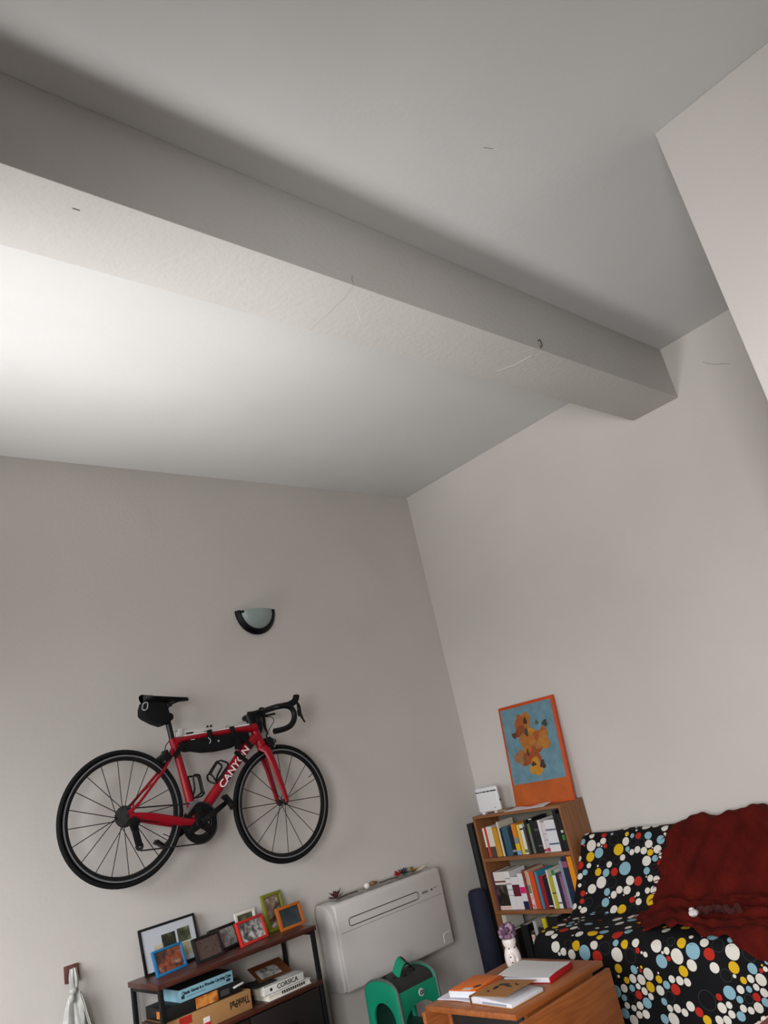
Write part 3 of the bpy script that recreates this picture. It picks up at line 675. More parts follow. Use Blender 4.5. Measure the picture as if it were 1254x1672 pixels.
tag(cbl.build('power_cable', mat('beige_cable', 'a8a198', rough=.5), None, smooth=True), 'beige cable running over and down beside the air conditioner', 'cable')

# ---- dried flowers on top of the air conditioner
def twig_flower(name, label, p0, p1, cols, seed, petals=14, size=.03):
    rnd = random.Random(seed); t = thing(name, label, 'dried flower', p0)
    o = Vector(p0); d = Vector(p1)-o
    MB().tube([(0, 0, 0), d*.5+Vector((0, 0, .004)), d], .0028, 6).build('stem', mat('dry_stem', '2c1c14', rough=.8), t)
    hd = Vector((0, 0, .008))
    for i in range(petals):
        a = rnd.uniform(0, 6.28); e = rnd.uniform(-.1, 1.1); L = size*rnd.uniform(.7, 1.3)
        v = Vector((math.cos(a)*math.cos(e), math.sin(a)*math.cos(e), abs(math.sin(e))))*L
        sdv = v.cross(Vector((0, 0, 1)) if abs(v.z) < L*.9 else Vector((1, 0, 0))).normalized()*L*.22
        nrm = v.cross(sdv).normalized()*.0012
        m = MB(); vs = [hd, hd+v*.55+sdv, hd+v, hd+v*.55-sdv]
        m.add([q+nrm for q in vs]+[q-nrm for q in vs], [(0, 1, 2, 3), (7, 6, 5, 4), (0, 4, 5, 1), (1, 5, 6, 2), (2, 6, 7, 3), (3, 7, 4, 0)])
        m.build('petal', mat('petal_'+cols[i % len(cols)], cols[i % len(cols)], rough=.8), t)
    return t
ZT = .856
twig_flower('dried_flower', 'dark brown spiky dried flower at the left of the air conditioner top', (3.07, 4.225, ZT), (3.25, 4.235, ZT+.004), ['3a1c18', '5a2c20', '2a1a16'], 3, 18, .050)
twig_flower('dried_flower', 'red dried rose lying on the air conditioner', (3.60, 4.225, ZT), (3.44, 4.235, ZT+.004), ['8a1420', 'b01c2c', '6a1018'], 5, 20, .034)
twig_flower('dried_leaves', 'dark green dried leaves beside the red rose', (3.66, 4.235, ZT+.001), (3.70, 4.245, ZT+.004), ['1e3a34', '284a44', '1a302a'], 8, 18, .044)
twig_flower('dried_flower', 'yellow ochre dried sprig near the right of the air conditioner', (3.725, 4.215, ZT), (3.80, 4.255, ZT+.003), ['7a5a24', '9a7a30', '6a4a20'], 9, 16, .036)
sf = thing('shell_figurine', 'small white figurine with brown top among the dried flowers', 'figurine', (3.325, 4.225, ZT-.002))
MB().ell((0, 0, .017), (.020, .018, .018)).build('shell', mat('shell_white', 'd8d4cc', rough=.4), sf, smooth=True)
MB().lathe([(.004, -.02), (.013, -.01), (.014, .012), (.008, .03), (.002, .034)], 12, (.045, 0, .020), 'X').build('cork', mat('cork_brown', '8a6a4c', rough=.8, var=.3, vscale=60), sf, smooth=True)
MB().ell((.082, 0, .02), (.007, .007, .006)).build('tip', mat('tip_dark', '4a3020'), sf, smooth=True)
tag(MB().box((0, -.012, 0), (.085, .012, .006), Matrix.Translation((3.775, 4.225, ZT-.004)) @ Matrix.Rotation(R(-8), 4, 'Y')).build('paper_tag', mat('cream_paper', 'd8d0bc', rough=.7), None, bevel=.001), 'cream paper strip at the right of the dried flowers', 'paper')

# ------------------------------------------------------------------ green step stool
M_GREEN = mat('green_plastic', '0e8060', rough=.45, var=.1, vscale=5)
M_GTRIM = mat('grey_rubber_trim', '4a5450', rough=.6)
M_DARKT = mat('charcoal_tread', '1c1d1c', rough=.7, bump=.2, bscale=120)
SO = (3.13, 3.835, 0)
stl = thing('step_stool', 'green plastic step stool with charcoal treads and carry strap', 'stool', SO)
def arch_panel(axis, w0, w1, h, ow, oh, t0, t1, name, m, lean=0):
    """panel with an arched opening; axis 'Y' panel spans x, 'X' panel spans y"""
    n = 14; outer = []; inner = []
    for i in range(n+1):
        a = math.pi*i/n; inner.append((-ow*math.cos(a), oh-ow*.75+ow*.75*math.sin(a)))
    hw = (w1-w0)/2
    top = [(-hw, h), (hw, h)]
    mb = MB()
    # build as strips: left pier, right pier, top arcs
    cols = [(-hw-.012, 0), (-hw, h)]
    ring_in = [(-ow-.0, 0)] + inner + [(ow, 0)]
    ring_out = [(-hw-.015, 0)] + [(-hw+(2*hw)*i/n, h if 0 < i < n else h) for i in range(n+1)] + [(hw+.015, 0)]
    vs = []; fs = []
    for tt in (t0, t1):
        for (u, z) in ring_in+ring_out:
            vs.append((u, tt, z) if axis == 'Y' else (tt, u, z))
    k = len(ring_in); N = 2*k
    for i in range(k-1):
        fs += [(i, i+1, k+i+1, k+i), (N+i, N+k+i, N+k+i+1, N+i+1), (i, N+i, N+i+1, i+1), (k+i, k+i+1, N+k+i+1, N+k+i)]
    fs += [(0, k, N+k, N), (k-1, N+k-1, N+2*k-1, 2*k-1)]
    mb.add(vs, fs)
    return mb.build(name, m, stl, bevel=.004)
arch_panel('Y', -.16, .16, .385, .134, .305, -.140, -.118, 'front_panel', M_GREEN)
MB().box((-.158, .118, 0), (.158, .140, .385)).build('rear_panel', mat('green_inner_shadow', '06382c', rough=.6), stl)  # closed and darkened: the shadow inside the stool is put into the green
# side panels with rounded top
def side_panel(xa, xb):
    n = 16; ins = [(-.098, 0)] + [(-.092*math.cos(math.pi*i/n), .245+.095*math.sin(math.pi*i/n)) for i in range(n+1)] + [(.098, 0)]
    outs = [(-.150, 0)] + [(-.140*math.cos(math.pi*i/n), .375+.075*math.sin(math.pi*i/n)**.8) for i in range(n+1)] + [(.150, 0)]
    vs = [(x, u, z) for x in (xa, xb) for u, z in ins+outs]; k = len(ins); N = 2*k; fs = []
    for i in range(k-1):
        fs += [(i, i+1, k+i+1, k+i), (N+i, N+k+i, N+k+i+1, N+i+1), (i, N+i, N+i+1, i+1), (k+i, k+i+1, N+k+i+1, N+k+i)]
    fs += [(0, k, N+k, N), (k-1, N+k-1, N+2*k-1, 2*k-1)]
    MB().add(vs, fs).build('side_panel', M_GREEN, stl, bevel=.004)
    tr = MB(); tr.tube([((xa+xb)/2, u*1.0, z+.003) for u, z in outs], .0085, 6); tr.build('edge_trim', M_GTRIM, stl, smooth=True)
side_panel(-.160, -.140); side_panel(.140, .160)
MB().box((-.14, -.118, .15), (.14, .118, .17)).build('inner_shelf', mat('green_inner_shadow', '06382c', rough=.6), stl)  # same dark green, carrying the shadow of the interior
MB().box((-.138, -.116, .002), (.138, .116, .02)).build('base_tray', MATS['green_inner_shadow'], stl)
tp = MB(); tp.grid(lambda u, v: (-.14+.28*u, -.128*math.cos(math.pi*v), .382+.064*math.sin(math.pi*v)**.8), 6, 14)
tp.build('top_tread', M_DARKT, stl, smooth=True, solid=.012)
for (x, y) in ((-.08, -.05), (.06, -.06), (.085, .0), (-.02, -.075), (-.095, .02)):
    MB().ell((x, y, .386+.064*(1-(y/.128)**2)**.4), (.012, .006, .004)).build('grip_hole', M_BLK, stl, smooth=True)
def strap_pt(t, v): return (-.060+.130*t+.010*v, -.065+.060*v, .432+.030*v+.060*math.sin(math.pi*min(t, .98)*.96))
hs = MB(); hs.grid(lambda u, v: strap_pt(u*.55, v), 10, 4); hs.build('carry_strap', M_GREEN, stl, smooth=True, solid=.005)
hs = MB(); hs.grid(lambda u, v: strap_pt(.55+u*.45, v), 10, 4); hs.build('strap_end', M_BLK, stl, smooth=True, solid=.005)
hs = MB(); hs.grid(lambda u, v: strap_pt(u*.9+.05, v*.96+.02) if False else tuple(a-b for a, b in zip(strap_pt(u*.9+.05, v*.96+.02), (0, 0, .007))), 12, 3); hs.build('strap_underside', M_BLK, stl, smooth=True, solid=.002)
bd = MB(); bd.lathe([(.001, -.1436), (.019, -.1436), (.021, -.140), (.001, -.140)], 24, (.02, 0, .345), 'Y')
bdo = bd.build('round_badge', mat('badge_silver', 'a9aeab', rough=.4), stl)
for (x, z, r) in ((-.006, 0, .007), (.008, 0, .006)):
    m = MB(); m.tube([(.02+x+r*math.cos(a), -.1438, .345+z+r*math.sin(a)*1.3) for a in [i*math.pi/8 for i in range(16)]], .0022, 5, closed=True); m.build('badge_mark', M_BLK, bdo)

# ------------------------------------------------------------------ bookcase against the right wall
M_BOOKWOOD = wood('honey_veneer', '8a5a34', '744627', axis=2, scale=7, rough=.5)
M_BOOKWOOD_H = wood('honey_veneer_boards', '8e5e38', '78492a', axis=1, scale=7, rough=.5)
BC = (4.508, 3.759, 0)
bc = thing('bookcase', 'honey brown open bookcase in the corner holding rows of books', 'bookcase', BC)
XB0, XB1, YB0, YB1, TB = 4.368, 4.640, 3.353, 4.165, .018
for y in (YB0, YB1-TB): MB().box((XB0, y, 0), (XB1, y+TB, 1.060)).build('side_panel', M_BOOKWOOD, bc, bevel=.001, off=BC)
MB().box((XB0, YB0, 1.060), (XB1, YB1, 1.078)).build('top_board', M_BOOKWOOD_H, bc, bevel=.001, off=BC)
for z in (.763, .414, .065): MB().box((XB0+.002, YB0+TB, z), (XB1-.006, YB1-TB, z+.023)).build('shelf', M_BOOKWOOD_H, bc, bevel=.001, off=BC)
MB().box((XB1-.006, YB0+.004, .02), (XB1, YB1-.004, 1.06)).build('back_panel', mat('bookcase_back', '6e6a60', rough=.8), bc, off=BC)
MB().box((XB0+.02, YB0+TB, 0), (XB0+.036, YB1-TB, .065)).build('plinth', M_BOOKWOOD_H, bc, off=BC)

def book(y0, y1, z, h, cov, label, bands=(), depth=.17, x=4.398, page='cfc8b8', group='books on the upper shelf', title=None, lean=0):
    """upright book, spine facing into the room (-X); bands: (z0,z1,colour) fractions of the spine"""
    w_ = abs(y1-y0); w_ = max(w_-.0012, .004); yc = (y0+y1)/2
    t = thing('book', label, 'book', (x+depth/2, yc, z+.0006), 0, group)
    if lean: t.rotation_euler = (R(lean), 0, 0)
    k = min(.0022, w_*.22); cm_ = mat('cover_'+cov, cov, rough=.5)
    d = depth/2
    c = MB(); c.prism([(-d, -w_/2), (d, -w_/2), (d, -w_/2+k), (-d+k, -w_/2+k), (-d+k, w_/2-k), (d, w_/2-k), (d, w_/2), (-d, w_/2)], 'Z', 0, h); c.build('cover', cm_, t)
    MB().box((-d+k, -w_/2+k, .003), (d-.004, w_/2-k, h-.003)).build('pages', mat('pages_'+page, page, rough=.85, var=.12, vscale=90), t)
    for (a, b, cl) in bands:
        m_ = cl if not isinstance(cl, str) else mat('band_'+cl, cl, rough=.5)
        MB().box((-d-.0006, -w_/2+.0003, h*a), (-d, w_/2-.0003, h*b)).build('spine_band', m_, t)
    return t
U = 'books on the upper shelf'
z1 = .787
dkph = ramp_mat('dark_spine_photo', [(.3, '14120f'), (.5, '2e2a24'), (.65, '5c5348'), (.78, '8a7c68')], 18, .4, seed=12)
pat = ramp_mat('red_pattern', [(.3, '5c1c1c'), (.45, '8a2c30'), (.6, '6a5040'), (.72, '3a6040')], 40, .5, seed=13)
pat2 = ramp_mat('pink_floral', [(.3, 'b02050'), (.45, 'd86a80'), (.6, 'e4d8c8'), (.75, '6a3a30')], 40, .5, seed=14)
B1 = [
 (4.125,4.106,.200,'e0d8cc','thin cream book at the far left of the upper shelf',[(0,.35,'5c2018')]),
 (4.104,4.085,.206,'c0281e','narrow red book at the left end of the upper shelf',[]),
 (4.085,4.031,.207,'d4ccbc','cream and taupe two-tone book on the upper shelf',[(0,.34,'4c3c30')]),
 (4.027,3.985,.196,'c08a1c','mustard yellow book on the upper shelf',[]),
 (3.976,3.959,.231,'cfc6b4','thin tall cream book right of the mustard one',[]),
 (3.957,3.941,.186,'151516','black book squeezed between the cream and teal books',[]),
 (3.939,3.881,.192,'2c5468','wide teal book on the upper shelf',[]),
 (3.881,3.844,.178,'15161a','black book right of the teal book',[(.12,.2,'8a8a88')]),
 (3.843,3.803,.204,'d07a1c','book with orange, grey, yellow and blue spine bands',[(0,.14,'6a9ac0'),(.14,.36,'d8b010'),(.36,.56,'7c8480')]),
 (3.796,3.771,.196,'d8b84c','pale yellow book on the upper shelf',[]),
 (3.768,3.741,.194,'d8d6cc','white book with dark marks beside the pale yellow one',[(.82,.88,'2a2a28'),(.05,.16,'5a7a50')]),
 (3.740,3.723,.175,'4a4440','narrow dark grey-brown book in the middle of the upper shelf',[]),
 (3.721,3.697,.216,'141414','tall black book in the middle of the upper shelf',[]),
 (3.696,3.675,.193,'6a6c68','grey book with green spine top',[(.68,.97,'5c7c3c')]),
 (3.674,3.643,.227,'121214','tall black book with thin white edge line',[(.96,.99,'c8c8c4')]),
 (3.643,3.603,.206,'18181b','broad black book beside the white paperbacks',[(.2,.24,'55554f'),(.7,.75,'55554f')]),
 (3.601,3.578,.208,'d8d4d4','slim white book left of the pinkish one',[(.03,.10,'8a2030')]),
 (3.575,3.545,.191,'cfc4c8','pinkish white book beside the thick white binder',[(.02,.14,'a03848'),(.4,.42,'8a8088'),(.6,.62,'8a8088')]),
 (3.545,3.458,.202,'d2d2d4','very thick white binder on the upper shelf',[(.66,.72,'6a7480'),(.22,.27,'4a5a70')]),
 (3.456,3.425,.255,'0e0e10','tall black folder near the right end of the upper shelf',[]),
 (3.423,3.400,.234,'17191a','black book with green spots at the right end of the upper shelf',[(.28,.42,'3c7a3c'),(.48,.55,'b8b8b0')]),
]
for r_ in B1: book(r_[0], r_[1], z1, r_[2], r_[3], r_[4], r_[5], group=U, depth=.17)
G2 = 'books on the middle shelf'; z2 = .438; dz = -.012
B2 = [
 (4.155,4.137,.249,'4c2c40','thin purple spiral notebook at the left of the middle shelf',[]),
 (4.133,4.029,.248,'d6d0ca','very thick white volume with dark photo on its spine',[(.03,.08,'d8b0a0'),(.10,.66,dkph),(.72,.76,'6a2a24')]),
 (4.029,3.980,.248,'d8d6d6','white volume with small grey titles on the middle shelf',[(.66,.68,'8a2a3a'),(.36,.37,'8a2a3a'),(.5,.53,'9a9a98'),(.8,.83,'9a9a98')]),
 (3.980,3.912,.209,'d6d2d2','white volume with broad burgundy band',[(.40,.76,'5a1830')]),
 (3.912,3.864,.229,'d6d2d4','white volume with hot pink band and navy foot',[(.0,.22,'1c1a3c'),(.44,.62,'d01a6c')]),
 (3.864,3.838,.248,'7a3030','book with red and green patterned spine',[(.45,.98,pat)]),
 (3.837,3.812,.244,'b89a80','book with pink floral foot and sage green spine',[(.02,.34,pat2),(.36,.40,'d8d0c4'),(.40,.62,'6c8468')]),
 (3.8105,3.8075,.235,'d8d2c8','very thin white book left of the orange-red one',[]),
 (3.806,3.763,.234,'c84a1c','orange-red book on the middle shelf',[]),
 (3.752,3.731,.233,'2c86a8','bright blue slim book on the middle shelf',[]),
 (3.729,3.691,.204,'8c1420','deep red book on the middle shelf',[]),
 (3.691,3.654,.194,'17181a','black book right of the deep red one',[(.06,.10,'c8c8c4')]),
 (3.651,3.639,.239,'d8d4c0','thin cream book before the yellow-green one',[]),
 (3.639,3.607,.200,'a8a02c','yellow-green book on the middle shelf',[(.45,.49,'2a2c18')]),
 (3.605,3.576,.237,'d4d6d2','white book with green top on the middle shelf',[(.86,1,'2a7a3a'),(.12,.16,'4a4c4a')]),
 (3.576,3.547,.216,'1c2036','dark navy book right of the white one with green top',[]),
 (3.547,3.522,.212,'7c4468','purple striped book on the middle shelf',[(.0,.9,'8c5a7a')]),
 (3.522,3.498,.291,'7c8894','tall slim blue-grey book on the middle shelf',[]),
 (3.497,3.454,.309,'16203e','tall navy folder beside the orange one',[(.80,.92,'8a4a6a')]),
 (3.450,3.410,.312,'d8860c','tall bright orange folder at the right end of the middle shelf',[]),
]
for r_ in B2: book(min(r_[0]+dz, 4.1455), r_[1]+dz, z2, r_[2], r_[3], r_[4], r_[5], group=G2, depth=.18)
G3 = 'books on the lower shelf'; z3 = .088
B3 = [(4.135,4.095,.315,'b8b4a8','tall off-white volume at the left of the lower shelf',[]),
 (4.085,4.03,.22,'1a1512','dark brown book on the lower shelf behind the flowers',[]),
 (3.98,3.92,.25,'111113','tall black book on the lower shelf',[]),
 (3.90,3.87,.21,'3a3020','dark olive book with pale spots on the lower shelf',[(.6,.9,pat2)]),
 (3.862,3.835,.275,'a8a8a2','pale grey book on the lower shelf',[]),
 (3.828,3.785,.235,'2a1a18','dark maroon book on the lower shelf',[]),
 (3.778,3.745,.29,'c8b818','bright yellow book on the lower shelf',[]),
 (3.735,3.64,.30,'141518','broad black binder on the lower shelf',[])]
for r_ in B3: book(r_[0], r_[1], z3, r_[2], r_[3], r_[4], r_[5], group=G3, depth=.18)
gp = thing('photo_box', 'grey green box file standing on the lower shelf', 'box', (4.55, 3.515, z3))
MB().box((-.03, -.10, 0), (.05, .10, .30)).build('box_body', mat('grey_green_card', '6c7c74', rough=.6), gp, bevel=.002)
MB().box((-.034, -.09, .17), (-.03, .05, .24)).build('label_print', pat2, gp)

# ---- on top of the bookcase
ZT2 = 1.0785
ro = thing('router', 'white internet router standing on the corner of the bookcase', 'router', (4.43, 4.018, ZT2), R(8))
MB().box((-.016, -.098, .012), (.016, .098, .185)).build('router_body', mat('white_router', 'd6d6d8', rough=.35), ro, bevel=.012, seg=4)
MB().box((-.0167, -.092, .150), (-.016, .092, .158)).build('led_strip', M_BLK, ro)
for i, y in enumerate((.070, .052, .035, .0, -.035)): MB().box((-.0172, y-.003, .151), (-.0167, y+.003, .157)).build('led_window', mat('led_white', 'c4c8c8', rough=.4), ro)
for y in (-.05, .06): MB().box((-.02, y-.012, .0005), (.02, y+.012, .014)).build('foot', MATS['white_router'], ro, bevel=.002)
MB().box((-.0167, -.060, .035), (-.016, -.045, .041)).build('logo_print', mat('logo_print_grey', '8a8a8c'), ro)
MB().box((-.006, -.0990, .075), (.006, -.0975, .090)).build('side_button', M_BLK, ro)
tag(MB().box((4.40, 3.86, ZT2), (4.46, 3.94, ZT2+.018)).build('small_box', mat('tan_box', '8a7458', rough=.7), None, bevel=.002), 'small tan box between the router and the painting', 'box')
tag(MB().grid(lambda u, v: (4.385+.09*u, 3.86-.36*v, ZT2+.004+.010*math.sin(v*9)*u*(1-v)+.012*u*v), 6, 14).build('loose_papers', mat('white_paper', 'd8d6da', rough=.7), None, solid=.003, smooth=True), 'loose white papers under the foot of the orange canvas', 'paper')
# painting: orange-edged canvas leaning on the wall (plain generic picture in the same colours)
pn = thing('canvas_painting', 'tall orange-edged canvas of warm blots on blue leaning above the bookcase', 'painting', (4.532, 3.606, ZT2), 0)
LP = Matrix.Rotation(R(6.2), 4, 'Y')
PW, PHt = .262, .715
M_ORG = mat('orange_canvas_edge', 'c4480c', rough=.6, var=.12, vscale=9)
MB().box((0, -PW, 0), (.022, PW, PHt), LP).build('canvas', M_ORG, pn, bevel=.002)
def blob(name, y, z, ry, rz_, col, x=-.0012, n=20, wob=.12, seed=0):
    rnd = random.Random(seed); f1, f2 = rnd.uniform(0, 6), rnd.uniform(0, 6)
    poly = []
    for i in range(n):
        a = 2*math.pi*i/n; k = 1+wob*math.sin(3*a+f1)+wob*.6*math.sin(5*a+f2); poly.append((y+ry*k*math.cos(a), z+rz_*k*math.sin(a)))
    return MB().prism(poly, 'X', x, 0, LP).build(name, mat('paint_'+col, col, rough=.6, var=.25, vscale=30), pn)
MB().box((-.0008, -PW+.024, .155), (0, PW-.018, PHt-.022), LP).build('blue_field', mat('paint_blue', '6a909e', rough=.6, var=.22, vscale=14, col2='587a88'), pn)
MB().box((-.0008, -PW+.008, .012), (0, PW-.008, .155), LP).build('orange_field', mat('paint_orange', 'b8581a', rough=.6, var=.25, vscale=10), pn)
prnd = random.Random(21)
for i in range(17):                              # loose warm daubs, no picture in particular
    a = prnd.uniform(0, 6.28); q = math.sqrt(prnd.random())
    y, z = .16*q*math.cos(a), .42+.19*q*math.sin(a)
    blob('paint_blot', y, z, prnd.uniform(.035, .065), prnd.uniform(.035, .075), ['a8561e', 'b06a20', 'b4742c', '9c4a1c', 'c4871c', '8a4420', 'a06a3c'][i % 7], x=-.0012-.00015*i, seed=i, wob=.16)
for i in range(9):
    a = prnd.uniform(0, 6.28); q = math.sqrt(prnd.random())
    blob('paint_blot', .18*q*math.cos(a), .42+.21*q*math.sin(a), prnd.uniform(.010, .024), prnd.uniform(.014, .030), ['4a2a20', '3a4238', '6a5a30', '5a3020'][i % 4], x=-.0042-.0001*i, seed=40+i, wob=.2)

# ---- rolled mats between the bookcase and the back wall
tag(MB().box((4.36, 4.185, 0), (4.62, 4.235, 1.035)).build('folded_board', mat('black_board', '101114', rough=.6), None, bevel=.004), 'black folded board standing between the bookcase and the wall', 'board')
nm = MB(); prof_ = [(.001, 0), (.068, .0), (.070, .05), (.070, .30), (.068, .54), (.064, .585), (.05, .605), (.001, .60)]
nm.lathe(prof_, 28, (4.275, 4.205, 0))
tag(nm.build('rolled_mat', mat('navy_fabric', '0e152c', rough=.85, var=.25, vscale=12, bump=.2, bscale=80), None, smooth=True), 'navy blue rolled mat standing upright in the corner', 'mat')

# ------------------------------------------------------------------ sofa with dotted cover
PROF = [(4.585,.70),(4.572,.80),(4.545,.848),(4.505,.866),(4.462,.856),(4.432,.825),(4.40,.778),(4.35,.712),(4.28,.622),(4.21,.532),(4.175,.492),(4.145,.470),(4.10,.462),(4.0,.464),(3.9,.466),(3.81,.462),(3.765,.450),(3.735,.425),(3.72,.39),(3.712,.33),(3.706,.25),(3.70,.15),(3.698,.03)]
AL = [0]
for a, b in zip(PROF, PROF[1:]): AL.append(AL[-1]+math.hypot(b[0]-a[0], b[1]-a[1]))
SY0, SY1 = 1.42, 3.335
import bisect
def prof_at(s):
    s = min(max(s, 0), AL[-1]-1e-6); i = max(0, bisect.bisect_right(AL, s)-1); u = (s-AL[i])/(AL[i+1]-AL[i])
    a, b = PROF[i], PROF[i+1]; return a[0]+(b[0]-a[0])*u, a[1]+(b[1]-a[1])*u
def surf(s, y, off=0):
    """point on the cover at arc length s, with soft edges towards the ends of the sofa"""
    x, z = prof_at(s); xa, za = prof_at(s-.03); xb, zb = prof_at(s+.03)
    tx, tz = xb-xa, zb-za; L = math.hypot(tx, tz); nx, nz = tz/L, -tx/L
    if nx > 0 and False: pass
    e = min(y-SY0, SY1-y); r = .045
    inset = 0
    if e < r: inset = r-math.sqrt(max(0, r*r-(r-e)**2))
    wob = .004*math.sin(y*9+s*4)+.003*math.sin(y*21+s*13)
    o = off+wob-inset*.8
    return Vector((x+nx*o, y, z+nz*o))
# outward normal check: seat normal must point up
sofa = thing('sofa', 'low sofa in a black cover printed with coloured dots', 'sofa', (4.15, 2.38, 0))
SL = sofa.location
M_COVER = mat('black_cover_cloth', '0c0c0f', rough=.85, spec=.2, bump=.1, bscale=350)
sgn = 1 if surf(.9, 2.4, .01).z > surf(.9, 2.4, 0).z else -1
NS, NY = 70, 90
cv = MB(); cv.grid(lambda u, v: surf(u*AL[-1], SY0+(SY1-SY0)*v), NS, NY)
cvo = cv.build('cover', M_COVER, sofa, smooth=True, off=SL)
